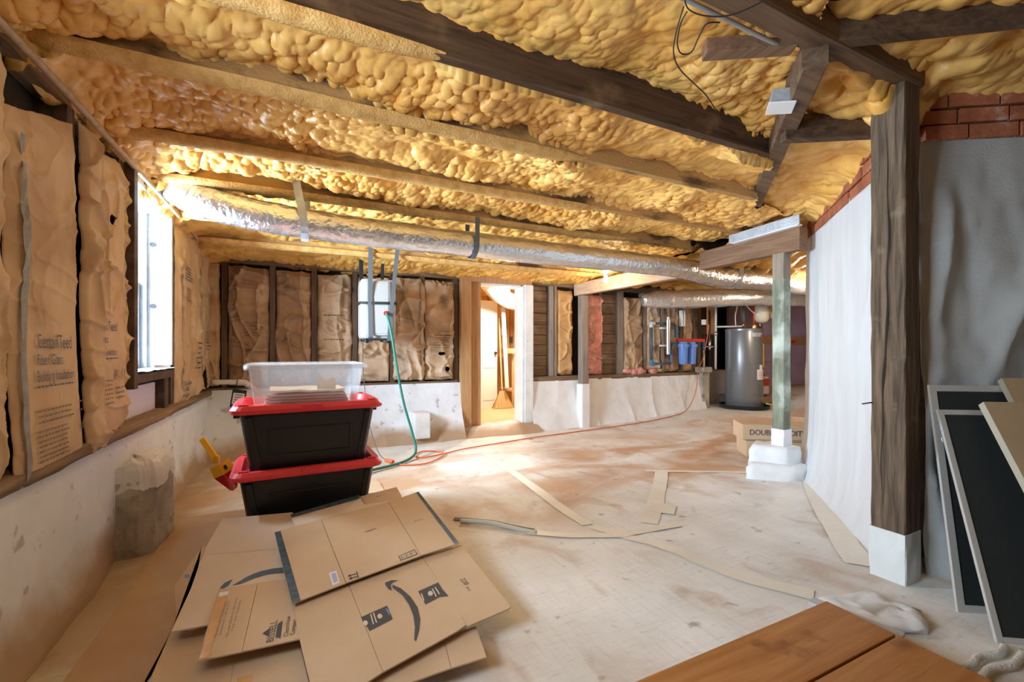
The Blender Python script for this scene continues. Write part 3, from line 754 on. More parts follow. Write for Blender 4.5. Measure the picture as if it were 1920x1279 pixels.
lathe('door_knob', [(.001, 0), (.02, 0), (.025, .02), (.02, .04), (.001, .045)], dM @ Vector((.26, 0, .85)), BLACKP, dt, 12, axis='y')
wbn = thing('workbench', (3.35, 6.4, .10), 'pale wooden workbench at the right of the bright doorway room', 'workbench')
box('bench_top', 2.90, 4.0, 6.05, 6.75, .94, 1.02, PLY, wbn, .004)
for (x, y) in ((2.95, 6.10), (3.10, 6.68), (3.9, 6.1), (3.9, 6.68)): box('leg', x, x + .09, y - .02, y + .07, .10, .94, PLY, wbn, .003)
box('bench_shelf', 2.96, 3.95, 6.12, 6.7, .34, .37, PLY, wbn, .003)
tl = thing('hand_level', (3.2, 6.2, 1.02), 'dark bar lying on the workbench in the bright room', 'tool'); box('level_body', 3.02, 3.5, 6.18, 6.22, 1.021, 1.05, DKCASE, tl, .003)
lp = thing('leaning_lath', (2.82, 6.28, .42), 'tall thin white lath standing behind the doorway by the bench', 'lath')
beam('lath_body', (2.80, 6.02, .42), (2.77, 6.10, 1.66), .06, .02, WHITEPL, lp, .002, up=(0, 1, 0))
br = thing('broom', (2.72, 6.10, .10), 'straw broom with flared bristles on the bright room floor', 'broom')
vs = []; fs = []
for i in range(13):
    a = (i / 12 - .5)
    vs += [(2.76 + a * .34, 6.06 + .02 * (i % 2), .105), (2.76 + a * .10, 6.10, .36), (2.76 + a * .34, 6.12 + .02 * (i % 2), .105)]
for i in range(12):
    for c in (0, 1): fs.append((3 * i + c, 3 * i + c + 1, 3 * i + 4 + c, 3 * i + 3 + c))
bro = mesh('bristles', vs, fs, mat('broom_straw', (.62, .42, .2), (.75, .55, .3), scale=60, rough=.8, stretch=(8, 1, 1)), br)
bro.modifiers.new('thickness', 'SOLIDIFY').thickness = .01
tube('handle', [(2.76, 6.11, .36), (2.78, 6.2, .8), (2.80, 6.32, 1.5)], .012, PLY, br, 8)
for k, (x, z0, z1, mt) in enumerate(((3.10, 1.25, 1.60, WHITEPL), (3.28, 1.12, 1.50, JAMB), (3.40, 1.10, 1.42, DKCASE), (2.98, 1.30, 1.58, JAMB))):
    hk = thing('hanging_tool', (x, 6.9, z0), ['white handled tool hanging highest on the workshop wall', 'tan handled tool hanging above the workbench', 'dark handled tool hanging above the workbench end', 'short tan tool hanging left of the white handled one'][k], 'tool', 'tools hung above the workbench')
    box('blade', x - .03, x + .03, 6.88, 6.9, z0, z0 + .12, DKCASE if k > 0 else WHITEPL, hk, .004)
    tube('handle', [(x, 6.88, z0 + .11), (x + .005, 6.87, (z0 + z1) / 2), (x, 6.88, z1)], .014, mt, hk, 8)
du = tube('white_duct', [(2.3, 5.6, 1.95), (2.55, 5.75, 1.80), (2.85, 5.9, 1.72), (3.4, 6.1, 1.74), (4.4, 6.3, 1.78)], .12, WHITEPL, None, 18, 5, crinkle=.08)
tag(du, 'white flexible duct hanging under the ceiling of the bright room', 'duct')
def bulb(name, loc, label, power, group=None, col=(1, .80, .52), size=.035):
    t = thing(name, loc, label, 'lamp', group)
    x, y, z = loc
    lathe('socket', [(.001, .06), (.055, .06), (.055, .045), (.03, .03), (.022, 0), (.001, 0)], loc, WHITEPL, t, 16)
    lathe('light_bulb', [(.001, -.075), (.016, -.07), (.028, -.052), (.03, -.04), (.024, -.02), (.014, -.002), (.001, 0)], loc, emit('lit_bulb', (1, .86, .62), 22), t, 16)
    l = bpy.data.lights.new('bulb_light', 'POINT'); l.energy = power; l.color = col; l.shadow_soft_size = size
    o = bpy.data.objects.new('bulb_light', l); o.location = (0, 0, -.125); COL.objects.link(o); o.parent = t
    return t
bulb('workshop_lamp', (2.6, 5.55, 1.86), 'bare bulb lighting the room behind the doorway', 150, col=(1, .88, .68), size=.08)

# ------------------------------------------------------------------ utility end: walls, boards
WU = box('wall_utility', 5.58, 9.7, 5.35, 5.42, 0, 2.2, DARK, None, 0)
tag(WU, 'dark utility wall with purple foam boards behind the water heater', 'wall', kind='structure')
rnd = random.Random(9)
for k, x in enumerate((5.72, 5.98, 6.30)):
    box('stud', x - .04, x + .04, 5.22, 5.35, .55, 1.95, STUDG if k == 1 else STUDZ, WU, .003)
z = .70
while z < 1.85:
    box('plank', 5.60, 6.5, 5.30 + rnd.uniform(-.005, .005), 5.348, z, z + .135, STUDZ, WU, .003); z += .14
box('foundation', 5.62, 6.55, 5.12, 5.36, .05, .66, PLASTER, WU, .02)
for k, (xa, xb, za, zb, mt) in enumerate(((6.55, 7.42, .22, 1.05, PURPD), (6.55, 7.42, 1.06, 1.9, PURPD), (7.43, 8.25, .28, .78, PURP), (7.43, 8.25, .785, 1.10, PURP), (7.43, 8.25, 1.24, 1.95, PURP), (8.26, 9.2, .28, 1.10, PURP), (8.26, 9.2, 1.24, 1.95, PURP))):
    box('foam_board', xa, xb, 5.10, 5.15, za, zb, mt, WU, .003)
box('board_batten', 7.40, 9.2, 5.07, 5.11, 1.10, 1.24, JAMB, WU, .003)
decal('red_mark', [(8.16, 5.068, 1.17), (8.34, 5.068, 1.19), (8.30, 5.068, 1.125), (8.18, 5.068, 1.12)], REDP, WU)
box('floor_batten', 7.3, 9.3, 5.02, 5.09, .29, .33, JAMB, WU, .003)
S, Zz = strip(6.3, 9.7, 0, 1, 60, 12)
gridmesh('dirt_bank', np.stack([S, 4.6 + .75 * Zz + 0 * S, .10 + .2 * Zz ** .8 + .1 * sst(6.4, 7.8, S) + .02 * (fbm(S * 5, Zz * 6, 2))], -1), mat('clay_bank', (.42, .28, .17), (.55, .40, .27), scale=8, rough=.9, bump=.5), WU)

# ------------------------------------------------------------------ brick pier wrapped in white sheeting, on the right
C1 = np.array((2.53, 1.06)); E1 = np.array((3.74, 2.18)); E2 = np.array((4.35, -.10))
def pierpath(n1, n2, lean=0):
    P = []
    for i in range(n1): P.append(E1 + (C1 - E1) * i / n1)
    for i in range(n2 + 1): P.append(C1 + (E2 - C1) * i / n2)
    return np.array(P)
PP = pierpath(90, 110)
# round the corner a little
for _ in range(5): PP[1:-1] = (PP[:-2] + 2 * PP[1:-1] + PP[2:]) / 4
TN = np.gradient(PP, axis=0); TN /= np.linalg.norm(TN, axis=1)[:, None]
NN = np.stack([-TN[:, 1], TN[:, 0]], -1)
cc = np.sum(NN * -PP, axis=1); NN[cc < 0] *= -1
cum = np.concatenate([[0], np.cumsum(np.linalg.norm(np.diff(PP, axis=0), axis=1))])
def pier_sheet(name, i0, i1, m, parent, zt, seed, wr):
    n = i1 - i0; V = np.zeros((n, 70, 3))
    for a in range(n):
        i = i0 + a
        zz = np.linspace(0, 1, 70)
        top = zt(cum[i])
        foot = .09 * np.exp(-zz * 9) * (1 if i < 100 else .35)
        s = cum[i]
        wv = wr * (ridge(s * 3.5 + zz * 1.5 + .5 * vn(zz * 2, zz * 0 + s, seed), zz * 3.5 - s * 2.2, seed) ** 2 * sst(1.0, .75, zz) - .3 + .9 * fbm(s * 5 + zz * 0, zz * 6, seed + 2) * sst(1.02, .8, zz)) 
        dd = foot + wv + .01
        V[a, :, 0] = PP[i, 0] + NN[i, 0] * dd; V[a, :, 1] = PP[i, 1] + NN[i, 1] * dd; V[a, :, 2] = -.01 + top * zz
    o = gridmesh(name, V, m, parent)
    o.modifiers.new('thickness', 'SOLIDIFY').thickness = .004
    return o
vs = []; fs = []
pts = [tuple(E1 - NN[0] * .03), tuple(C1 + np.array((.05, .03))), tuple(E2 + np.array((.02, .05))), (5.2, .6), (5.2, 2.34)]
k = len(pts)
for z in (-.02, 2.3): vs += [(p[0], p[1], z) for p in pts]
fs = [(i, (i + 1) % k, (i + 1) % k + k, i + k) for i in range(k)] + [list(range(k)), list(range(k, 2 * k))]
WR = mesh('wall_right', vs, fs, MORTAR, None)
tag(WR, 'angled brick pier wrapped in white sheeting at the right', 'wall', kind='structure')
iC = 92
pier_sheet('white_wrap', 0, iC + 1, PIERW, WR, lambda s: 1.93 + .012 * math.sin(s * 9), 51, .007)
pier_sheet('grey_wrap', iC, 200, SHEET, WR, lambda s: 2.045 + .01 * math.sin(s * 7), 53, .085)
# bricks above the sheeting
rnd = random.Random(5)
def course(i0, i1, z, h=.062):
    L0, L1 = cum[i0], cum[i1]; s = L0 - rnd.uniform(0, .1)
    while s < L1:
        e = min(s + .195, L1); st = max(s, L0)
        if e - st > .04:
            def at(q): j = np.interp(q, cum, np.arange(len(cum))); jj = int(min(j, len(cum) - 2)); return PP[jj] + (PP[jj + 1] - PP[jj]) * (j - jj), NN[jj]
            a, n0 = at(st); b, n1 = at(e); dpt = rnd.uniform(-.004, .006)
            n0 = NN[int(np.interp((st + e) / 2, cum, np.arange(len(cum))))]
            vs = []
            for p in (a, b):
                for dd in (dpt - .03, dpt + .012):
                    for zz in (z, z + h): vs.append((p[0] + n0[0] * dd, p[1] + n0[1] * dd, zz))
            mesh('brick', vs, [(0, 1, 3, 2), (4, 6, 7, 5), (0, 4, 5, 1), (2, 3, 7, 6), (1, 5, 7, 3), (0, 2, 6, 4)], BRICKM, WR)
        s += .207
for z in (1.90, 1.974, 2.048, 2.122): course(2, iC - 3, z)
for z in (1.974, 2.048, 2.122, 2.196): course(iC + 3, 198, z)

# closing walls out of view
w2 = box('wall_rear', -.9, 5.2, -2.66, -2.6, 0, 2.3, PLASTER, None, 0); tag(w2, 'plain whitewashed wall behind the camera', 'wall', kind='structure')
w3 = box('wall_side', 5.2, 5.26, -2.66, .62, 0, 2.3, PLASTER, None, 0); tag(w3, 'plain wall to the right behind the brick pier', 'wall', kind='structure')
w4 = box('wall_end', 9.7, 9.76, 2.3, 5.42, 0, 2.3, PURPD, None, 0); tag(w4, 'far end wall of the utility corner', 'wall', kind='structure')
w5 = box('wall_inner', 5.2, 9.7, 2.3, 2.36, 0, 2.3, PLASTER, None, 0); tag(w5, 'whitewashed wall hidden behind the brick pier', 'wall', kind='structure')

# ------------------------------------------------------------------ ceiling
CE = box('ceiling', -1.0, 9.8, -2.7, 5.5, 2.36, 2.42, DARK, None, 0)
tag(CE, 'low ceiling of dark joists filled with lumpy yellow spray foam', 'ceiling', kind='structure')
JY = [(1.509, 2.05), (1.90, 2.0), (2.52, 2.0), (3.07, 1.985), (3.64, 1.93), (4.22, 1.89)]
A2 = np.array((1.70, .955)); B2 = np.array((2.93, 2.08))
dg = (B2 - A2) / np.linalg.norm(B2 - A2)
def dside(x, y): return (x - A2[0]) * dg[1] - (y - A2[1]) * dg[0]     # >0: right of the hip
def xdiag(y): return A2[0] + (y - A2[1]) * dg[0] / dg[1]
for i, (y, z) in enumerate(JY):
    xe = min(xdiag(y) - .02, 9.6) if y < 2.0 else (3.40 if y < 4.3 else 3.4)
    beam('joist', (-.86, y + .022, z + .095), (xe, y + .022, z + .095), .044, .19, JOISTX if i == 0 else JOISTF, CE, .004)
for y, z in ((2.52, 2.0), (3.07, 1.985), (3.64, 1.95), (4.22, 1.95), (4.75, 1.95)):
    beam('joist', (3.52, y + .03, z + .095), (9.6, y + .03, z + .095), .044, .19, JOISTX, CE, .004)
for y in (-2.0, -1.4, -.8, -.2, .4):
    beam('joist', (-.86, y, 2.17), (5.1, y, 2.17), .044, .2, JOISTX, CE, .004)
# foam overspray along some joist edges
def coat(y, z, x0, x1, seed, th=.012):
    n = int((x1 - x0) / .02); S, Zz = strip(x0, x1, 0, 1, n, 9)
    ang = Zz * math.pi
    env = np.sin(np.clip((S - x0) / .15, 0, 1) * 1.57) * np.sin(np.clip((x1 - S) / .25, 0, 1) * 1.57)
    r = .026 + (th + .012 * (fbm(S * 7, Zz * 3, seed) - .4)) * env
    gridmesh('foam_coat', np.stack([S, y + .022 - np.cos(ang) * r, z + .012 - np.sin(ang) * r * (.4 + .6 * env)], -1), FOAMC, CE, flip=True)
coat(1.509, 2.05, -.84, .46, 1); coat(1.90, 2.0, -.84, 1.35, 2); coat(2.52, 2.0, -.84, 1.9, 3, .014); coat(3.07, 1.985, -.84, 2.6, 4, .014); coat(3.64, 1.93, -.8, 3.3, 5, .016); coat(4.22, 1.89, -.8, 3.2, 6, .016)
# hip rafter, header over the post and the short rafters fanning out of it
beam('header', (.2, .975, 2.24), (2.43, .975, 2.24), .09, .20, JOISTY if False else JOISTD, CE, .006, wob=.04, seed=3)
beam('hip_rafter', (1.735, .985, 2.13), (3.02, 2.15, 2.105), .085, .14, JOISTD, CE, .005, wob=.03, seed=5)
beam('short_rafter', (1.80, .955, 2.21), (2.75, .275, 2.21), .05, .13, JOISTX, CE, .004)
beam('short_rafter', (2.10, 1.34, 2.07), (2.52, 1.08, 2.07), .05, .12, JOISTX, CE, .004)
beam('blocking', (1.40, 1.20, 2.19), (1.68, 1.03, 2.19), .06, .11, JOISTY, CE, .004)
# foam: one raster of heights, cut into the bays between the timbers
def foam(name_, x0, x1, y0, y1, st, zfun, amp, regions, m, seed, cells=(.068, .031), bubw=(.42, 1.0), under=.5):
    xs = np.arange(x0, x1 + st, st); ys = np.arange(y0, y1 + st, st)
    X, Y = np.meshgrid(xs, ys, indexing='ij')
    wx = X + .03 * (fbm(X * 7, Y * 7, seed) - .5) * 2; wy = Y + .03 * (fbm(X * 7 + 9, Y * 7, seed + 1) - .5) * 2
    k = .45 + .9 * sst(.3, .7, fbm(X * 1.6, Y * 2.2, seed + 2))
    big = bub(wx + .25 * wy, wy * .62, cells[0], seed); sm = bub(wx + .2 * wy, wy * .62, cells[1], seed + 20); tiny = bub(wx, wy, cells[1] * .5, seed + 30)
    Hh = (bubw[0] * big + bubw[1] * sm * (.5 + .5 * k) + .35 * tiny) * k * amp + .11 * (fbm(X * 3.2, Y * 4.5, seed + 4) - .5) * amp + .012 * fbm(X * 12, Y * 12, seed + 6) * amp
    Zv = zfun(X, Y) - Hh
    gx = np.gradient(Hh, st, axis=0); gy = np.gradient(Hh, st, axis=1)
    gl = np.sqrt(1 + gx ** 2 + gy ** 2)
    sh = under * Hh / gl
    V = np.stack([X - gx * sh * .4, Y - gy * sh * .4, Zv], -1)
    cx = (X[:-1, :-1] + X[1:, 1:]) / 2; cy = (Y[:-1, :-1] + Y[1:, 1:]) / 2
    for fn in regions:
        mk = fn(cx, cy)
        if mk.any(): gridmesh('foam_bay', V, m, CE, mk, flip=True)
def jz(Y):
    ysj = np.array([.4, 1.0, 1.515, 1.55, 1.90, 2.52, 3.07, 3.64, 4.22, 4.9]); z = np.array([2.27, 2.23, 2.195, 2.105, 2.09, 2.085, 2.065, 2.01, 1.955, 1.91])
    return np.interp(Y, ysj, z)
edges = [.3] + [y for y, z in JY] + [4.93]
def zf_main(X, Y):
    z = jz(Y)
    for (y, zz) in JY:
        d = Y - (y + .045)
        z = z - np.where((d > 0) & (d < .25), .05 * np.exp(-d / .06), 0)
        d2 = y - Y
        z = z + np.where((d2 > 0) & (d2 < .15), .018 * np.exp(-d2 / .05), 0)
    z = z - .10 * np.exp(-np.maximum(X + .82, 0) / .10) - .05 * np.exp(-np.maximum(4.9 - Y, 0) / .12)
    return z
regs = []
for a, b in zip(edges[:-1], edges[1:]):
    regs.append(lambda X, Y, a=a, b=b: (Y >= a) & (Y < b) & ((dside(X, Y) < 0) | (Y > 2.08)) & (X < 3.58))
foam('near', -.86, 3.6, .3, 3.08, .0075, zf_main, 1.0, regs[:4], FOAM, 3)
foam('back', -.86, 3.6, 3.06, 4.93, .014, zf_main, .75, regs[4:], FOAMF, 13)
def zf_r(X, Y):
    z = 2.185 - .05 * sst(1.1, 2.4, Y) + .075 * sst(1.02, .94, Y) + 0 * X
    z = z + .05 * sst(.06, 0, np.abs(dside(X, Y)))
    n1 = (E1 - C1) / np.linalg.norm(E1 - C1); d1 = np.abs(-(X - C1[0]) * n1[1] + (Y - C1[1]) * n1[0])
    n2 = (E2 - C1) / np.linalg.norm(E2 - C1); d2 = np.abs(-(X - C1[0]) * n2[1] + (Y - C1[1]) * n2[0])
    z = z - .13 * np.exp(-np.minimum(d1 + .3 * (Y < 1.0), d2 + .1 + .3 * (Y > 1.05)) / .10)
    return z
foam('right', 1.70, 3.75, .3, 2.5, .010, zf_r, 1.1, [lambda X, Y: (dside(X, Y) >= 0) & (Y >= .965) & (Y < 2.30) & (X < 3.7), lambda X, Y: (dside(X, Y) >= 0) & (Y < .98) & (X > 1.7)], FOAM, 31, (.11, .055))
foam('utility', 3.45, 9.6, 2.2, 5.3, .035, lambda X, Y: 1.98 + .06 * sst(4.5, 2.5, Y) + 0 * X, .8, [lambda X, Y: (X > 3.5)], FOAMF, 41, (.16, .09))
foam('rear', -.86, 5.1, -2.6, .32, .05, lambda X, Y: 2.24 + 0 * X, .7, [lambda X, Y: X > -1], FOAM, 51, (.2, .12))

# ------------------------------------------------------------------ girders and posts
g = thing('girder', (3.40, 2.5, 0), 'brown girder resting on the peeling green post', 'beam')
beam('girder_timber', (3.45, 2.04, 1.852), (3.47, 2.98, 1.852), .10, .172, JOISTY, g, .006, wob=.02, seed=2)
g2 = thing('girder', (3.36, 4.1, 0), 'pale girder running out from the back wall beside the lit bulb', 'beam')
beam('girder_timber', (3.26, 4.83, 1.79), (3.50, 3.32, 1.82), .09, .16, GIRD, g2, .006, wob=.015, seed=4)
ch = thing('metal_channel', (3.36, 2.4, 1.93), 'white metal channel lying along the top of the brown girder', 'channel')
beam('channel_face', (3.365, 2.02, 1.985), (3.365, 2.62, 1.965), .012, .075, FOILT, ch, .003)
beam('channel_flange', (3.39, 2.03, 1.947), (3.39, 2.60, 1.93), .055, .014, WHITEPL, ch, .003)
pw = thing('timber_post', (2.355, 1.005, 0), 'thick hewn timber post with a white painted foot in front of the pier', 'post')
def post(parent, x0, x1, y0, y1, z0, z1, m, seed, amp, name):
    n = max(4, int((z1 - z0) / .04)); vs = []; fs = []
    cx, cy = (x0 + x1) / 2, (y0 + y1) / 2; hx, hy = (x1 - x0) / 2, (y1 - y0) / 2
    pr_ = [(-1, -.93), (-.93, -1), (-.4, -1), (.2, -1), (.93, -1), (1, -.93), (1, 0), (1, .93), (.93, 1), (0, 1), (-.93, 1), (-1, .93), (-1, .45), (-1, -.1), (-1, -.55)]
    k = len(pr_)
    for i in range(n + 1):
        z = z0 + (z1 - z0) * i / n
        for j, (a, b) in enumerate(pr_):
            q = amp * (float(vn(i * .45, j * 2.3, seed)) - .5) * 2
            vs.append((cx + a * hx + a * q, cy + b * hy + b * q, z))
    for i in range(n):
        for j in range(k): fs.append((i * k + j, i * k + (j + 1) % k, (i + 1) * k + (j + 1) % k, (i + 1) * k + j))
    fs.append(list(range(k))[::-1]); fs.append([n * k + j for j in range(k)])
    return mesh(name, vs, fs, m, parent)
post(pw, 2.293, 2.418, .942, 1.067, .20, 2.14, POSTW, 7, .0018, 'post_timber')
post(pw, 2.288, 2.423, .937, 1.072, -.01, .215, mat('white_foot_paint', (.72, .75, .73), (.80, .82, .80), scale=6, rough=.6, bump=.2), 9, .004, 'white_foot')
vs = []; fs = []
for i in range(60):
    z = .24 + i * .031; c = 1.012 + .012 * math.sin(z * 3.1) + .008 * (float(vn(z * 6, 2, 5)) - .5); hw = .0035 * math.sin(math.pi * (i + .5) / 60) * (.5 + float(vn(z * 9, 3, 2)))
    vs += [(2.2885, c - hw, z), (2.2885, c + hw, z)]
    if i: fs.append((2 * i - 2, 2 * i - 1, 2 * i + 1, 2 * i))
mesh('drying_crack', vs, fs, DARK, pw)
tube('nail', [(2.29, 1.06, .765), (2.262, 1.085, .757)], .003, BLACKP, pw, 6, 1)
pg = thing('timber_post', (3.45, 2.21, 0), 'slim post with peeling green paint rising from a white wrapped base', 'post')
post(pg, 3.403, 3.492, 2.165, 2.258, .36, 1.56, GREENP, 17, .002, 'post_painted')
post(pg, 3.403, 3.492, 2.165, 2.258, 1.56, 1.766, GREENT, 17, .002, 'post_top')
post(pg, 3.398, 3.497, 2.160, 2.263, .15, .37, BARRIER, 19, .004, 'post_wrap')
ped = thing('post_base', (3.36, 2.2, 0), 'white sheeted footing block spreading around the green post', 'footing')
def lump(name, poly, z0, z1, shrink, m, parent, seed, amp=.02, n=28, rings=9, cap=None):
    P = [Vector((p[0], p[1], 0)) for p in poly]; c = sum(P, Vector()) / len(P)
    if cap: c = Vector((cap[0], cap[1], 0))
    per = []
    for i in range(n):
        t = i / n * len(P); k = int(t); f = t - k; per.append(P[k] * (1 - f) + P[(k + 1) % len(P)] * f)
    vs = []; fs = []
    for r in range(rings):
        q = r / (rings - 1)
        for i, p in enumerate(per):
            s = 1 - (1 - shrink) * max(0, (q - .35) / .65)
            h = z0 + (z1 - z0) * min(1, q / .5) if q < .5 else z1 + (z1 - z0) * .0
            pos = c + (p - c) * s
            vs.append((pos.x + amp * (float(vn(i * .8, r * .9, seed)) - .5), pos.y + amp * (float(vn(i * .8, r * .9, seed + 4)) - .5), h + amp * .7 * (float(vn(i * .6, r, seed + 7)) - .5) * (q > .1)))
    for r in range(rings - 1):
        for i in range(n): fs.append((r * n + i, r * n + (i + 1) % n, (r + 1) * n + (i + 1) % n, (r + 1) * n + i))
    fs.append([(rings - 1) * n + i for i in range(n)])
    return mesh(name, vs, fs, m, parent, True)
lump('footing_block', [(3.10, 2.26), (3.32, 2.04), (3.52, 2.02), (3.56, 2.34), (3.34, 2.42)], -.01, .115, .5, BARRIER, ped, 3, .025)
lump('footing_hood', [(3.20, 2.32), (3.36, 2.10), (3.54, 2.10), (3.56, 2.34), (3.38, 2.42)], .08, .24, .35, BARRIER, ped, 8, .02, cap=(3.45, 2.21))
gs = thing('wall_post', (3.29, 4.74, 0), 'grey post standing against the back wall under the pale girder', 'post')
box('post_timber', 3.235, 3.335, 4.66, 4.76, .55, 1.705, STUDG, gs, .005)
box('post_foot', 3.22, 3.35, 4.645, 4.775, -.01, .56, BARRIER, gs, .015)

# ------------------------------------------------------------------ ducts, lamps, wires
du1 = tube('foil_duct', [(-.70, 3.30, 2.02), (-.60, 3.20, 1.93), (-.44, 3.12, 1.86), (-.15, 3.08, 1.815), (.3, 3.09, 1.80), (1.2, 3.12, 1.80), (2.3, 3.13, 1.80), (3.0, 3.12, 1.80), (3.45, 3.15, 1.80), (4.0, 3.25, 1.79), (4.9, 3.35, 1.83), (6.4, 3.5, 1.84)],
    lambda t: .115 - .022 * min(1, t * 5) + .05 * max(0, t - .70) / .3, FOIL, None, 48, 30, crinkle=.075, seed=4)
tag(du1, 'long silver foil duct slung across the room under the joists', 'duct')
du2 = tube('foil_duct', [(4.12, 4.54, 1.66), (4.3, 4.47, 1.675), (4.9, 4.25, 1.70), (5.8, 3.95, 1.74), (7.4, 3.8, 1.76)], lambda t: .07 + .05 * min(1, t * 3), FOILD, None, 30, 24, crinkle=.13, seed=9)
tag(du2, 'shorter dull foil duct end above the blue water filters', 'duct')
def hanger(x, y, z, r, top, label, wd=.045, m=FOILT, lean=0.0, front=True):
    o = thing('duct_strap', (x, y, top), label, 'strap', None)
    vs = []; fs = []; path = [(lean, -.02 - r * .8, top - z + .0)]
    path = [(lean, -r - .012, top - z)] + [(lean * (1 - k / 8) * .3, math.cos(math.pi + math.pi * k / 8) * (r + .008), -math.sin(math.pi * k / 8) * (r + .008)) for k in range(9)]
    path += [(0, r + .010, top - z)]
    for (dx, dy, dz) in path:
        for k in (-1, 1): vs.append((x + dx + k * wd / 2, y + dy, z + dz))
    for i in range(len(path) - 1): fs.append((2 * i, 2 * i + 1, 2 * i + 3, 2 * i + 2))
    s = mesh('strap_band', vs, fs, m, o); s.modifiers.new('thickness', 'SOLIDIFY').thickness = .003
hanger(.02, 3.09, 1.805, .100, 2.04, 'pale foil strap near the window end of the duct', lean=-.06)
hanger(1.16, 3.12, 1.80, .097, 1.98, 'grey metal strap round the middle of the duct', .035, STRAPG)
hanger(4.25, 3.285, 1.80, .115, 2.0, 'wide foil strap by the girder end of the duct', .07)
bulb('ceiling_lamp', (3.08, 3.98, 1.83), 'bare lit bulb under the foam beside the pale girder', 12)
bulb('ceiling_lamp', (-.1, .70, 2.08), 'added fill bulb on the ceiling beside the camera, out of view', 6, col=(1, .86, .66), size=.06)  # added bulb out of view, fills in light near the camera
bulb('ceiling_lamp', (5.6, 3.1, 1.84), 'added fill bulb hidden behind the duct at the utility end', 34, col=(1, .86, .66), size=.06)  # added bulb, kept out of sight to brighten the heater corner
jb = thing('junction_box', (1.88, 1.21, 2.03), 'white cover plate of a ceiling junction box by the hip rafter', 'junction box')
Mj = Matrix.Translation(Vector((1.88, 1.21, 2.06))) @ Matrix.Rotation(math.radians(42), 4, 'Z') @ Matrix.Rotation(math.radians(8), 4, 'X')
box('cover_plate', -.052, .052, -.052, .052, -.006, 0, WHITEPL, jb, .002, M=Mj)
box('metal_box', -.045, .045, -.045, .045, 0, .06, FOILT, jb, .003, M=Mj)
for k, (pts, lab) in enumerate((([gp(1283, -4, 2.12), gp(1292, 18, 2.10), gp(1325, 30, 2.09), gp(1375, 27, 2.10), gp(1440, -2, 2.13)], 'thin dark wire looping across the header at the top'),
        ([gp(1288, 22, 2.10), gp(1276, 45, 2.10), gp(1270, 80, 2.08), gp(1277, 100, 2.07), gp(1296, 98, 2.08), gp(1310, 70, 2.09), gp(1325, 45, 2.11), gp(1350, 42, 2.14)], 'thin dark wire hanging in a loop left of the header'),
        ([gp(1282, 12, 2.12), gp(1268, 60, 2.08), gp(1263, 100, 2.05), gp(1275, 130, 2.04), gp(1305, 160, 2.04), gp(1325, 180, 2.03), gp(1343, 208, 2.02)], 'short loose wire end dangling over the dark joist'))):
    o = tube('ceiling_wire', pts, .0024, mat('dark_wire', (.04, .035, .03), rough=.6), None, 6, 8); tag(o, lab, 'wire')
o = tube('ceiling_cable', [(1.05, 1.06, 2.17), (1.35, 1.05, 2.155), (1.62, 1.045, 2.15), (1.70, 1.05, 2.19)], .008, mat('pale_grey_cable', (.38, .36, .33), rough=.5), None, 8); tag(o, 'pale grey cable stapled along the header beam', 'cable')

# ------------------------------------------------------------------ totes and clear bin
TA = math.radians(3.0); T0 = Vector((-.332, 2.519, 0))
def rrect(lx, ly, r, n=5):
    P = []
    for (cx, cy, a0) in ((lx / 2 - r, ly / 2 - r, 0), (-lx / 2 + r, ly / 2 - r, 90), (-lx / 2 + r, -ly / 2 + r, 180), (lx / 2 - r, -ly / 2 + r, 270)):
        for k in range(n + 1):
            a = math.radians(a0 + 90 * k / n); P.append((cx + r * math.cos(a), cy + r * math.sin(a)))
    return P
def loft(name, rings, m, parent, cap0=True, cap1=True, smooth=False):
    """rings: list of (lx, ly, r, z)"""
    vs = []; fs = []; n = None
    for (lx, ly, r, z) in rings:
        P = rrect(lx, ly, r); n = len(P); vs += [(p[0], p[1], z) for p in P]
    for i in range(len(rings) - 1):
        for j in range(n): fs.append((i * n + j, i * n + (j + 1) % n, (i + 1) * n + (j + 1) % n, (i + 1) * n + j))
    if cap0: fs.append(list(range(n))[::-1])
    if cap1: fs.append([(len(rings) - 1) * n + j for j in range(n)])
    o = mesh(name, vs, fs, m, parent, smooth, False)
    return o
ex = Vector((math.cos(TA), math.sin(TA), 0)); ey = Vector((-math.sin(TA), math.cos(TA), 0))
TC = T0 + ex * .375 + ey * .25
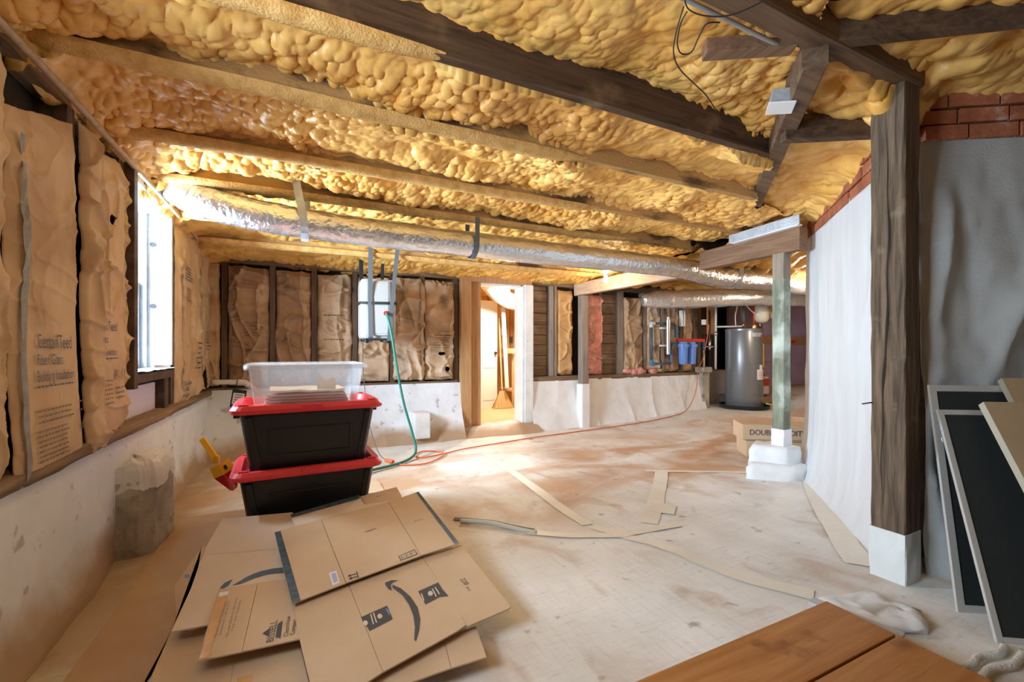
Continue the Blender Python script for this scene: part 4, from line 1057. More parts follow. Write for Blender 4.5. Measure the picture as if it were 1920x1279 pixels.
def tote(z, label, dx=0.0):
    t = thing('storage_tote', (TC.x + dx, TC.y, z), label, 'storage bin', 'black totes with red lids', TA)
    loft('tote_body', [(.56, .32, .05, 0), (.575, .335, .05, .01), (.665, .43, .06, .315), (.685, .45, .06, .318), (.685, .45, .06, .326)], TOTE, t)
    for sx in (-1, 1):
        box('handle', sx * .325, sx * .365, -.09, .09, .292, .325, TOTE, t, .005, False)
    for sx in (-.29, .29):
        beam('front_rib', (sx * .85, -.172, .02), (sx, -.220, .31), .028, .012, TOTE, t, .003, up=(0, 1, 0), world=False)
    # sunk panel outline on the long face
    for (a, b_) in (((-.20, .24), (.20, .24)), ((-.20, .10), (.20, .10)), ((-.20, .10), (-.20, .24)), ((.20, .10), (.20, .24))):
        def fp(q): return Vector((q[0], -(.1675 + .0475 * (q[1] - .01) / .305) - .001, q[1]))
        beam('face_ridge', fp(a), fp(b_), .010, .008, TOTE, t, .002, up=(0, 1, 0.001), world=False)
    lid = loft('lid', [(.725, .48, .065, .325), (.75, .50, .07, .33), (.75, .50, .07, .348), (.715, .465, .06, .368), (.65, .40, .05, .368), (.625, .375, .05, .3335)], REDPL, t)
    for sy in (-1, 1):
        box('lid_latch', -.05, .05, sy * .237, sy * .256, .335, .366, REDPL, lid, .004, False)
    for sx in (-1, 1):
        for sy in (-1, 1): box('corner_block', sx * .335, sx * .29, sy * .195, sy * .215, .366, .376, REDPL, lid, .003, False)
    return t
tote(.012, 'black plastic tote with red lid, bottom of the stack')
tote(.012 + .335, 'black plastic tote with red lid carrying the clear bin', .0)
cb = thing('clear_bin', (TC.x - .01, TC.y - .035, .682), 'clear plastic bin holding flat papers on top of the upper tote', 'storage bin', None, TA)
loft('bin_shell', [(.50, .335, .04, 0), (.505, .34, .04, .004), (.565, .385, .045, .235), (.60, .42, .05, .237), (.605, .425, .05, .24), (.605, .425, .05, .215), (.597, .417, .05, .215), (.597, .417, .05, .235), (.56, .38, .045, .246), (.498, .333, .04, .007)], CLEAR, cb, True, True, True)
rnd = random.Random(4)
for k in range(6):
    pt = thing('paper_bundle', (TC.x - .01, TC.y - .035, .691 + k * .0152), ['red-brown paper bundle lowest in the clear bin', 'tan paper bundle second from the bottom of the clear bin', 'pinkish paper bundle third from the bottom in the clear bin', 'brown paper bundle fourth from the bottom in the clear bin', 'grey paper bundle second from the top in the clear bin', 'pale paper bundle on top inside the clear bin'][k], 'paper', 'papers in the clear bin', TA + rnd.uniform(-.05, .05))
    vs = []; fs = []; lx = .43 - k * .012; ly = .30
    for i in range(9):
        for j in range(2):
            for q in (0, 1): vs.append((-lx / 2 + lx * i / 8, (-ly / 2, ly / 2)[j], q * .010 + .010 * float(vn(i * .7, j + k * 3, 5)) * (k > 4)))
    for i in range(8):
        a = i * 4; b_ = a + 4
        fs += [(a, b_, b_ + 1, a + 1), (a + 2, a + 3, b_ + 3, b_ + 2), (a + 1, b_ + 1, b_ + 3, a + 3), (a, a + 2, b_ + 2, b_)]
    fs += [(0, 1, 3, 2), (32, 34, 35, 33)]
    mesh('paper_sheets', vs, fs, [REDD, CARD, mat('pink_paper', (.55, .30, .27), rough=.7), mat('brown_paper', (.40, .24, .15), rough=.7), mat('rust_paper', (.46, .22, .15), rough=.7), CARD][k], pt, False, False)
tp = thing('torn_card', (TC.x + .06, TC.y - .12, .80), 'torn brown card scrap standing among papers in the clear bin', 'card', None, TA)
mesh('card_sheet', [(-.02, -.02, -.06), (.075, -.02, -.06), (.075, -.025, .035), (.05, -.022, .045), (.03, -.02, .03), (0, -.02, .042), (-.02, -.02, .035)], [list(range(7))], CARD, tp, False, False).modifiers.new('thickness', 'SOLIDIFY').thickness = .003

# yellow and red plastic hand tool leaning beside the totes
ht = thing('plastic_tool', (-.36, 2.80, 0), 'yellow and red plastic tool with square handle leaning left of the totes', 'tool')
hp0, hp1, hp2 = Vector((-.53, 3.06, .484)), Vector((-.455, 3.02, .365)), Vector((-.37, 2.98, .20))
beam('handle', hp0, hp1, .030, .026, YELP, ht, .004, up=(0, 1, 0))
lathe('neck', [(.001, -.02), (.017, -.02), (.020, 0), (.017, .02), (.001, .02)], hp1, YELP, ht, 10)
d_ = (hp2 - hp1).normalized(); sd = d_.cross(Vector((0, -1, 0))).normalized(); nn = sd.cross(d_)
for sgn in (-1, 1):
    def q(t_, s_, o_): return hp1 + d_ * t_ + sd * (sgn * s_) + Vector((0, -1, 0)) * o_
    for nm, ta, tb, wa, wb_, mm in (('yellow_wing', .03, .095, .052, .056, YELP), ('red_wing', .095, .20, .056, .018, REDD)):
        vs = [q(ta, 0, .03), q(ta, wa, -.008), q(tb, wb_, -.008), q(tb, 0, .03)]
        o = mesh(nm, vs, [(0, 1, 2, 3)], mm, ht); o.modifiers.new('thickness', 'SOLIDIFY').thickness = .008
decal('window_mark', [hp1 + d_ * .05 + sd * -.018 + Vector((0, -.030, 0)), hp1 + d_ * .05 + sd * -.032 + Vector((0, -.020, 0)), hp1 + d_ * .075 + sd * -.032 + Vector((0, -.020, 0)), hp1 + d_ * .075 + sd * -.018 + Vector((0, -.030, 0))], BLACKP, ht)

# ------------------------------------------------------------------ flattened boxes
def z3(x, y): return (260 + x / 3.375, 900 + y / 3.375)
def z4(x, y): return (500 + x / 3.375, 900 + y / 3.375)
def gpt(px, py, zk, dz=0.0):
    """point of a gently tilted sheet z = c + k * y in the direction of a pixel"""
    c, k = zk; c += dz
    u = (px - 960) / FPX; v = (656 - py) / FPX; dy = -u * SA + CA
    t = (c - 1.0) / (v - k * dy)
    return Vector(((u * CA + SA) * t, dy * t, 1.0 + v * t))
def poly(pts, fn, zk, dz=0.0): return [gpt(*fn(*p), zk, dz) for p in pts]
run = slab('paper_runner', [(-.646, .75, .010), (-.646, 2.2, .012), (-.635, 3.15, .012), (-.10, 3.15, .012), (-.05, 2.2, .010), (-.20, .75, .010)], .006, RUNNER)
tag(run, 'long brown paper runner lying along the left foundation', 'floor paper')
def carton(label, loc, parts):
    t = thing('flattened_box', loc, label, 'cardboard', 'flattened cardboard boxes in the pile')
    return t
def panels(t, fn, z, polys, m, th=.0045):
    for p in polys: slab('panel', poly(p, fn, z), th, m, t)
def dec(t, name, fn, z, pts, m, dz=0.0): 
    P = poly(pts, fn, z, .0012 + dz)
    decal(name, P, m, t)
def ptext(t, s, fn, z, a, b, size, m, flip=False):
    A = gpt(*fn(*a), z); B = gpt(*fn(*b), z); r = (B - A); 
    u = Vector((0, 0, 1)).cross(r) if not flip else r.cross(Vector((0, 0, 1)))
    vs, fs = textvf(s, size); k = r.length / max(v[0] for v in vs); r.normalize(); u.normalize()
    mesh('lettering', [A + r * v[0] * k + u * v[1] + Vector((0, 0, .0013)) for v in vs], fs, m, t)
zA, zB, zB2, zC2, zBi, zC1, zC4, zC5 = (0, .075), (-.02, .075), (-.005, .045), (-.012, .075), (-.032, .078), (-.058, .088), (-.01, .035), (.018, .0)
zCt = (-.022, .074)
t = carton('flattened box lying lowest at the left edge of the cardboard pile', gp(300, 1180, 0), None)
panels(t, z3, zC5, [[(225, 675), (400, 420), (520, 420), (420, 960), (205, 962), (80, 1240), (-30, 1400), (110, 1400), (300, 1000), (240, 900)]], CARD)
dec(t, 'blue_tab', z3, zC5, [(290, 600), (320, 597), (322, 618), (292, 620)], BLUEF, .001)
t = carton('plain flattened box at the bottom left corner of the cardboard pile', gp(380, 1260, 0), None)
panels(t, z3, zC4, [[(205, 965), (640, 930), (600, 1150), (560, 1420), (40, 1420), (90, 1230)], [(642, 930), (1010, 1000), (1110, 1420), (562, 1420), (602, 1150)]], CARD)
dec(t, 'packing_tape', z3, zC4, [(625, 1248), (722, 1236), (705, 1380), (600, 1400)], TAPEO)
t = carton('pale flattened box with a dark curved smile mark beside the totes', gp(460, 1050, 0), None)
panels(t, z3, zC1, [[(530, 245), (975, 205), (990, 295), (980, 430), (445, 470), (400, 500), (440, 400)], [(445, 472), (980, 432), (985, 900), (430, 918), (205, 960), (330, 690), (395, 502)]], CARDL)
dec(t, 'smile_mark', z3, zC1, [(590, 668), (640, 640), (680, 615), (730, 592), (780, 575), (850, 560), (930, 552), (930, 588), (860, 592), (800, 602), (740, 620), (690, 640), (640, 660)], INKB)
dec(t, 'smile_tip', z3, zC1, [(503, 712), (520, 675), (545, 650), (597, 627), (570, 665), (520, 700)], INKB)
t = carton('flattened vacuum box with brown tape and a triangle logo', gp(480, 1160, 0), None)
panels(t, z3, zBi, [[(505, 692), (752, 652), (652, 1086), (372, 1145)], [(756, 651), (960, 622), (1040, 1000), (655, 1085)]], CARD)
dec(t, 'packing_tape', z3, zBi, [(507, 712), (572, 702), (560, 735), (440, 1122), (382, 1135)], TAPEO)
dec(t, 'tape_glint', z3, zBi, [(510, 712), (574, 702), (562, 730), (503, 742)], WLAB, .001)
dec(t, 'logo_triangle', z3, zBi, [(783, 972), (836, 932), (826, 992)], INK)
dec(t, 'logo_bar', z3, zBi, [(880, 912), (912, 890), (898, 1002), (866, 996)], INK)
ptext(t, 'BISSELL', z3, zBi, (852, 1026), (878, 890), .030, INK)
ptext(t, 'CleanView', z3, zBi, (945, 992), (962, 862), .020, INK)
ptext(t, 'Compact', z3, zBi, (985, 982), (1000, 880), .020, INK)
for k, (a, b_) in enumerate((((487, 1000), (560, 770)), ((520, 985), (578, 770)), ((565, 992), (625, 750)), ((595, 962), (650, 765)))):
    ptext(t, ['General 1-800 Services Kits', 'Questions? Call us first', 'Do not return to the store', 'Visit our website'][k], z3, zBi, a, b_, .010, INKS)
t = carton('narrow flattened box with printed tape along its edge by the lower tote', gp(600, 950, 0), None)
panels(t, z4, zC2, [[(150, 225), (585, 98), (618, 155), (800, 130), (840, 330), (180, 330), (180, 292)]], CARDL)
panels(t, z4, zCt, [[(592, 103), (822, 45), (852, 97), (860, 140), (622, 158)]], CARD)
dec(t, 'printed_tape', z4, zC2, [(150, 218), (585, 93), (590, 118), (158, 238)], TAPEB, .0005)
ptext(t, '138', z4, zCt, (750, 92), (692, 106), .016, INK)
for k, (lab, zk) in enumerate((('plain flattened box buried lowest under the topmost box', (.0, .018)), ('plain flattened box buried midway under the topmost box', (-.005, .045)))):
    t = carton(lab, gp(700, 1080, 0), None)
    panels(t, z4, zk, [[(120, 420), (930, 160), (1180, 430), (200, 800)]], CARD, .02)
t = carton('flattened box underneath the large smile box at the right', gp(880, 1200, 0), None)
panels(t, z4, zB2, [[(500, 1250), (1120, 1000), (1165, 1190), (880, 1290), (600, 1420)], [(1122, 998), (1322, 925), (1392, 1120), (1168, 1189)]], CARD)
t = carton('large flattened box with a smile arrow and two black stickers', gp(740, 1150, 0), None)
panels(t, z4, zB, [[(165, 790), (518, 665), (735, 1215), (560, 1330), (290, 1340), (225, 1080)], [(521, 664), (987, 492), (1268, 912), (1200, 960), (738, 1214)], [(990, 491), (1230, 412), (1546, 802), (1530, 815), (1272, 925)]], CARD)
dec(t, 'smile_mark', z4, zB, [(795, 662), (850, 686), (910, 738), (955, 806), (973, 880), (966, 950), (945, 1022), (933, 1010), (938, 930), (928, 860), (902, 792), (860, 730), (797, 682)], INK)
dec(t, 'smile_tip', z4, zB, [(748, 650), (790, 634), (838, 635), (800, 648), (785, 665), (793, 702), (770, 690), (753, 668)], INK)
dec(t, 'black_sticker', z4, zB, [(597, 868), (762, 795), (797, 880), (650, 956), (642, 940), (612, 905)], INK)
dec(t, 'black_sticker', z4, zB, [(958, 705), (1085, 648), (1112, 690), (1150, 735), (1095, 740), (1005, 788)], INK)
for cxy in ((716, 862), (1036, 718), (625, 905)):
    dec(t, 'sticker_icon', z4, zB, [(cxy[0] + 17 * math.cos(a * math.pi / 3), cxy[1] + 17 * math.sin(a * math.pi / 3)) for a in range(6)], CARDL, .0008)
dec(t, 'blue_swoosh', z4, zB, [(755, 810), (770, 822), (778, 842), (776, 862), (768, 842), (756, 826)], BLUEF, .0008)
for (a, b_) in (((672, 915), (655, 850)), ((692, 905), (672, 842)), ((1070, 740), (1045, 690)), ((1090, 725), (1062, 680)), ((992, 765), (975, 720))):
    dec(t, 'sticker_text', z4, zB, [a, (a[0] + 7, a[1] - 3), (b_[0] + 7, b_[1] - 3), b_], CARDL, .0008)
ptext(t, '220', z4, zB, (1222, 630), (1252, 668), .030, INK)
ptext(t, 'SMC', z4, zB, (1258, 680), (1282, 708), .014, INK)
t = carton('topmost flattened box with printed tape and a barcode', gp(680, 1030, 0), None)
panels(t, z4, zA, [[(50, 330), (342, 248), (500, 652), (160, 782)], [(345, 247), (770, 140), (975, 478), (504, 650)], [(773, 139), (955, 75), (1218, 400), (978, 476)]], CARD)
dec(t, 'printed_tape', z4, zA, [(50, 332), (88, 322), (215, 762), (160, 778)], TAPEB)
dec(t, 'printed_tape', z4, zA, [(945, 80), (962, 74), (1216, 396), (1188, 404)], TAPEB)
dec(t, 'barcode_frame', z4, zA, [(833, 482), (935, 438), (956, 470), (848, 512)], INK)
dec(t, 'barcode_field', z4, zA, [(840, 483), (934, 444), (949, 469), (852, 506)], CARD, .0006)
for k in range(9):
    a = .08 + k * .10; wq = .02 + .03 * (k % 3 == 0)
    def bl(u_, v_): return (840 + 94 * u_ + 12 * v_, 483 - 39 * u_ + 23 * v_)
    dec(t, 'barcode_bar', z4, zA, [bl(a, .1), bl(a + wq, .1), bl(a + wq, .9), bl(a, .9)], INK, .0012)
dec(t, 'shipping_label', z4, zA, [(393, 590), (440, 574), (462, 648), (417, 670)], WLAB)
dec(t, 'label_code', z4, zA, [(408, 595), (436, 585), (452, 640), (425, 652)], mat('pale_blue_print', (.42, .45, .66), rough=.7), .0008)
for (a, b_) in (((515, 605), (570, 590)), ((522, 622), (578, 607))): dec(t, 'arrow_shaft', z4, zA, [a, (a[0] + 2, a[1] + 5), (b_[0] + 2, b_[1] + 5), b_], INK)
for (x, y) in ((515, 606), (522, 623)): dec(t, 'arrow_head', z4, zA, [(x - 4, y + 4), (x + 14, y - 10), (x + 18, y + 8)], INK)
dec(t, 'arrow_base', z4, zA, [(566, 580), (572, 578), (584, 618), (578, 620)], INK)
ptext(t, 'BOX', z4, zA, (935, 268), (995, 250), .016, INK)
dec(t, 'hand_slot', z4, zA, [(620, 328), (690, 304), (700, 305), (630, 330)], INKS)
o = slab('card_scrap', [gp(690, 925, .008), gp(697, 895, .008), (gp(712, 905, .008)), gp(722, 922, .008)], .005, CARD)
tag(o, 'small brown card scrap on the floor right of the totes', 'cardboard')

# ------------------------------------------------------------------ stair platform, screens and boards at the right
sp = thing('wooden_platform', (1.3, .6, 0), 'orange-stained wooden plank platform in the bottom right corner', 'platform')
PZ = .12
for (y0, y1) in ((.704, .902), (.492, .697), (.28, .485), (.07, .273)):
    box('plank', -.1 if y0 < .3 else .2, 1.655, y0, y1, PZ - .038, PZ, STAIR, sp, .004)
for x in (.4, 1.0, 1.6): box('support', x, x + .04, .1, .88, -.01, PZ - .038, STAIR, sp, .003)
o = thing('plank_offcut', (2.0, .30, 0), 'brown plank lying at the right edge below the rope', 'plank'); box('plank_body', 1.80, 2.06, .24, .50, .0, .04, STAIR, o, .004, M=Matrix.Translation(Vector((2, .2, 0))) @ Matrix.Rotation(.12, 4, 'Z') @ Matrix.Translation(Vector((-2, -.2, 0))))
wbd = thing('white_board', (1.74, .83, .05), 'thin white strip of board lying along the platform edge', 'board')
beam('board_strip', (1.69, .975, .075), (1.74, .72, .075), .05, .010, WHITED, wbd, .002)
box('strip_rest', 1.70, 1.73, .78, .90, -.01, .068, CONC, wbd, .004)
wbx = thing('film_bundle', (1.93, .86, 0), 'crumpled white sheeting bundled at the foot of the hewn post', 'sheeting')
lump('film_fold', [(1.80, 1.03), (1.80, .84), (1.97, .74), (2.08, .80), (2.06, .96)], .0, .035, .4, BARRIER, wbx, 14, .022)
WU_ = Vector((.835, -.55, 0)).normalized()
def screen(bl, upv, wd, label, fw=.022, th=.012):
    t = thing('window_screen', bl, label, 'window screen', 'screens leaning on the pier')
    bl = Vector(bl); up = Vector(upv); L = up.length; u = up / L; n = WU_.cross(u).normalized()
    def bar(a, b): beam('frame_bar', a, b, fw, th, ALU, t, .002, up=n)
    bar(bl + WU_ * fw / 2, bl + WU_ * fw / 2 + up); bar(bl + WU_ * (wd - fw / 2), bl + WU_ * (wd - fw / 2) + up)
    bar(bl + u * fw / 2 + WU_ * fw, bl + u * fw / 2 + WU_ * (wd - fw)); bar(bl + u * (L - fw / 2) + WU_ * fw, bl + u * (L - fw / 2) + WU_ * (wd - fw))
    vs = [bl + WU_ * fw * .8 + u * fw * .8, bl + WU_ * (wd - fw * .8) + u * fw * .8, bl + WU_ * (wd - fw * .8) + u * (L - fw * .8), bl + WU_ * fw * .8 + u * (L - fw * .8)]
    m_ = mesh('insect_mesh', vs, [(0, 1, 2, 3)], MESHG, t); m_.modifiers.new('thickness', 'SOLIDIFY').thickness = .002
    return t, bl, u, n, L
screen((2.245, .765, .0), (.225, .170, .845), .62, 'larger dark window screen with pale frame leaning on the grey sheeting', .028)
ts, bl, u_, n_2, L_ = screen((2.125, .625, .0), (.300, .265, .745), .55, 'smaller dark window screen leaning in front of the larger one', .022)
tube('cord_tie', [bl + u_ * L_ * .86 - n_2 * .01, bl + u_ * L_ * .84 - n_2 * .02 + WU_ * .01, bl + u_ * L_ * .875 - n_2 * .02 + WU_ * .03], .002, ROPEM, ts, 6)
def leanboard(tl, bl, wd, th, label, m=BOARDT):
    t = thing('leaning_board', bl, label, 'board', 'tan boards leaning on the pier')
    tl = Vector(tl); bl = Vector(bl); up = tl - bl; n = WU_.cross(up.normalized()).normalized()
    if n.y > 0: n = -n
    vs = []
    for p in (bl, bl + WU_ * wd, bl + WU_ * wd + up, tl):
        vs += [p, p + n * th]
    fs = [(1, 3, 5, 7), (0, 6, 4, 2), (0, 2, 3, 1), (2, 4, 5, 3), (4, 6, 7, 5), (6, 0, 1, 7)]
    mesh('board_panel', vs, fs, m, t)
    vs2 = [bl + n * th * 1.02, bl + n * th * 1.02 + WU_ * .012, tl + n * th * 1.02 + WU_ * .012, tl + n * th * 1.02]
    mesh('edge_band', [bl - WU_ * .0015, bl + n * th - WU_ * .0015, tl + n * th - WU_ * .0015, tl - WU_ * .0015], [(0, 1, 2, 3)], mat('pale_edge_band', (.50, .44, .32), rough=.5), t)
    return t
leanboard((2.70, .79, .865), (2.30, .34, .0), .5, .025, 'tan board leaning at the far right, taller of the two')
leanboard((2.515, .79, .772), (2.17, .37, .0), .5, .028, 'tan board leaning in front of the taller one at the right edge')
rp_ = thing('white_rope', (1.95, .45, 0), 'white twisted rope lying below the leaning boards', 'rope')
tube('rope_strand', [(1.80, .625, .02), (1.88, .605, .022), (1.95, .61, .02), (2.02, .59, .02), (2.09, .595, .02)], .011, ROPEM, rp_, 8, 8, crinkle=.22)
tube('rope_strand', [(1.81, .565, .02), (1.90, .57, .022), (1.99, .55, .02), (2.10, .555, .02)], .011, ROPEM, rp_, 8, 8, crinkle=.22, seed=4)

# ------------------------------------------------------------------ flat cartons behind the green post
for k, (z, lab, dx) in enumerate(((.0, 'flat brown carton printed with capital letters, lower of two behind the green post', .03), (.152, 'flat brown carton printed with capital letters, upper of two behind the green post', 0))):
    bxt = thing('flat_carton', (3.72, 2.70, z), lab, 'box', 'cartons behind the green post')
    dirx = Vector((.80, -.60, 0)); diry = Vector((.60, .80, 0)); o_ = Vector((3.70 + dx * .8, 2.735 - dx * .6, z + .006))
    vs = []
    for a, b_ in ((0, 0), (.62, 0), (.62, .30), (0, .30)):
        p = o_ + dirx * a + diry * b_; vs += [p, p + Vector((0, 0, .145))]
    mesh('carton_body', vs, [(0, 2, 3, 1), (2, 4, 5, 3), (4, 6, 7, 5), (6, 0, 1, 7), (1, 3, 5, 7), (0, 6, 4, 2)], CARD, bxt)
    mesh('carton_flap', [o_ + Vector((0, 0, .148)) - diry * .004, o_ + dirx * .62 + Vector((0, 0, .148)) - diry * .004, o_ + dirx * .62 + Vector((0, 0, .02)) - diry * .012, o_ + Vector((0, 0, .012)) - diry * .012], [(0, 1, 2, 3)], CARD, bxt).modifiers.new('thickness', 'SOLIDIFY').thickness = .004
    A = o_ + dirx * .05 + Vector((0, 0, .055)) - diry * .0145
    write('DOUBLE ADDITION', A, dirx, (0, 0, 1), .07, INK, bxt, None, .55)

# ------------------------------------------------------------------ dehumidifier, hose, cord, pipe
dh = thing('dehumidifier', (.65, 4.38, 1.09), 'white plastic dehumidifier slung from the ceiling by grey straps', 'dehumidifier')
vs, fs = boxvf(.485, .81, 4.26, 4.55, 1.10, 1.675, .045); mesh('casing', vs, fs, WHITED, dh)
vs, fs = boxvf(.575, .755, 4.235, 4.30, 1.13, 1.655, .03); mesh('front_bulge', vs, fs, WHITED, dh)
for x in (.545, .74): lathe('caster', [(.001, -.012), (.022, -.012), (.022, .012), (.001, .012)], (x, 4.30, 1.085), BLACKP, dh, 12, axis='x')
box('base_bar', .52, .77, 4.25, 4.29, 1.088, 1.102, BLACKP, dh, .003)
lathe('drain_port', [(.001, 0), (.022, 0), (.022, .02), (.012, .022), (.001, .022)], (.705, 4.236, 1.345), REDD, dh, 14, axis='y')
def strap(name, pts, wd, m, parent, ax=(1, 0, 0)):
    vs = []; fs = []; a = Vector(ax) * wd / 2
    for i, p in enumerate(pts):
        vs += [Vector(p) - a, Vector(p) + a]
        if i: fs.append((2 * i - 2, 2 * i - 1, 2 * i + 1, 2 * i))
    o = mesh(name, vs, fs, m, parent); o.modifiers.new('thickness', 'SOLIDIFY').thickness = .004
strap('hanging_strap', [(.56, 4.18, 1.95), (.562, 4.23, 1.5), (.568, 4.225, 1.12), (.57, 4.30, 1.078), (.55, 4.5, 1.078)], .042, STRAPG, dh)
strap('hanging_strap', [(.80, 4.16, 1.95), (.765, 4.225, 1.5), (.742, 4.225, 1.2), (.735, 4.24, 1.09), (.735, 4.5, 1.078)], .038, STRAPG, dh)
strap('hanging_strap', [(.535, 4.57, 1.08), (.53, 4.565, 1.4), (.52, 4.57, 1.90)], .04, STRAPB, dh)
strap('hanging_strap', [(.72, 4.57, 1.08), (.72, 4.565, 1.4), (.73, 4.57, 1.90)], .032, STRAPB, dh)
strap('girth_strap', [(.478, 4.54, 1.445), (.478, 4.27, 1.44), (.52, 4.243, 1.437), (.60, 4.222, 1.437), (.72, 4.222, 1.44), (.79, 4.25, 1.445), (.818, 4.30, 1.445), (.818, 4.54, 1.445)], .024, STRAPB, dh, (0, 0, 1))
hs = tube('garden_hose', [(.705, 4.21, 1.345), (.715, 4.16, 1.28), (.745, 4.14, 1.12), (.79, 4.13, .82), (.85, 4.12, .50), (.925, 4.10, .22), (.945, 4.04, .07), (.87, 3.92, .028), (.72, 3.78, .024), (.52, 3.68, .026), (.40, 3.60, .026)], .0115, RUBG, None, 10, 8)
tag(hs, 'green garden hose hanging from the white dehumidifier to the floor', 'hose')
def onfloor(pts, r): return [(x, y, float(fz(x, y)) + r + .007) for x, y in pts]
cd = thing('extension_cord', (3, 4.5, 0), 'orange extension cord trailing along the floor under the back wall', 'cord')
tube('cord_line', [(5.33, 4.70, .72), (5.30, 4.66, .60), (5.22, 4.62, .40), (5.10, 4.60, .22), (4.95, 4.57, .12)] + onfloor([(4.7, 4.54), (4.1, 4.50), (3.3, 4.45), (2.344, 4.30), (1.80, 4.20), (1.45, 4.12), (1.20, 4.0), (1.0, 3.95), (.93, 4.05), (1.05, 4.20), (1.20, 4.10), (1.17, 3.92), (.97, 3.73), (.80, 3.74), (.70, 3.84)], .006), .0065, ORNG, cd, 8, 6)
tube('cord_plug', [(.70, 3.84, .03), (.675, 3.875, .035), (.65, 3.91, .035)], .017, ORNG, cd, 8, 2)
gc = tube('grey_cord', [(.65, 3.91, .035), (.60, 4.05, .10), (.55, 4.25, .35), (.52, 4.4, .8), (.53, 4.5, 1.1)], .004, GREYC, None, 6, 6); tag(gc, 'thin grey cord rising from the orange plug to the dehumidifier', 'cord')
pv = thing('drain_pipe', (-.5, 4.58, .70), 'grey-white plastic drain pipe bending down in the back left corner', 'pipe')
tube('pipe_run', [(-.72, 4.60, .715), (-.60, 4.60, .712), (-.50, 4.60, .708)], .022, PVC, pv, 14, 3)
tube('pipe_elbow', [(-.53, 4.60, .709), (-.48, 4.60, .703), (-.44, 4.60, .675)], .027, PVC, pv, 14, 5)
tube('pipe_run', [(-.45, 4.60, .683), (-.36, 4.60, .60), (-.24, 4.60, .48)], .022, PVC, pv, 14, 3)
tg = thing('hang_tag', (-.50, 4.55, .55), 'black framed white tag hanging below the drain pipe', 'tag')
Mt = Matrix.Translation(Vector((-.52, 4.54, .565))) @ Matrix.Rotation(.15, 4, 'Y')
box('tag_frame', -.055, .055, 0, .006, -.08, .08, BLACKP, tg, .003, M=Mt)
box('tag_card', -.043, .043, -.003, .0, -.068, .05, WLAB, tg, .001, M=Mt)
for k in range(4): box('tag_line', -.03, .03 - .01 * (k % 2), -.005, -.003, .03 - k * .022, .037 - k * .022, INKB, tg, 0, M=Mt)
box('tag_band', -.043, .043, -.005, -.003, -.068, -.05, INK, tg, 0, M=Mt)
tube('tag_tie', [(-.53, 4.57, .735), (-.535, 4.565, .70), (-.53, 4.545, .645)], .003, BLACKP, tg, 6)

# ------------------------------------------------------------------ water filters and treatment pipes on the back wall
FY = 4.70
lp1 = thing('treatment_pipes', (4.62, FY, .8), 'slate blue pipe loop mounted left of the blue filters', 'pipes')
tube('pipe_run', [(4.43, FY, 1.34), (4.43, FY, .86)], .022, SLATE, lp1, 12, 1)
tube('pipe_run', [(4.45, FY, 1.375), (4.88, FY, 1.375)], .018, SLATE, lp1, 12, 1)
tube('pipe_run', [(4.46, FY, .80), (4.80, FY, .805)], .018, SLATE, lp1, 12, 1)
for (z, s_) in ((1.375, -1), (.80, 1)): tube('pipe_elbow', [(4.43, FY, z + s_ * .06), (4.432, FY, z + s_ * .015), (4.445, FY, z), (4.49, FY, z)], .028, BLUEP if z < 1 else PVC, lp1, 12, 4)
tube('pipe_run', [(4.80, FY, .805), (4.815, FY, .87), (4.81, FY, .95), (4.83, FY, 1.06), (4.90, FY, 1.09)], .014, BLUEP, lp1, 10, 4)
tube('pipe_run', [(4.90, FY, 1.36), (4.905, FY, 1.28), (4.90, FY, 1.18)], .022, BLUEP, lp1, 10, 3)
uv = thing('uv_lamp_tube', (4.70, FY - .04, 1.0), 'bright steel sterilizer tube with white brackets beside the pipe loop', 'water treatment')
lathe('steel_tube', [(.001, 0), (.034, 0), (.034, .46), (.02, .465), (.02, .50), (.001, .50)], (4.70, FY - .05, .965), CHROME, uv, 18)
lathe('tube_foot', [(.001, -.03), (.022, -.03), (.022, 0), (.001, 0)], (4.70, FY - .05, .965), WHITEPL, uv, 14)
for z in (1.06, 1.31): box('bracket', 4.60, 4.74, FY - .03, FY + .02, z - .012, z + .012, WHITEPL, uv, .003)
tube('power_lead', [(4.70, FY - .05, 1.46), (4.68, FY - .02, 1.55), (4.66, FY, 1.62), (4.72, FY, 1.64)], .005, BLACKP, uv, 6)
bal = thing('ballast_box', (5.03, FY, 1.35), 'slim white ballast box hanging above the blue filters', 'box')
box('box_case', 4.995, 5.075, FY - .02, FY + .03, 1.345, 1.58, WHITEPL, bal, .006); box('box_seam', 5.028, 5.034, FY - .023, FY - .019, 1.35, 1.575, SLATE, bal, 0)
tube('box_lead', [(5.03, FY, 1.345), (5.05, FY, 1.25), (5.12, FY + .02, 1.15)], .004, BLACKP, bal, 6)
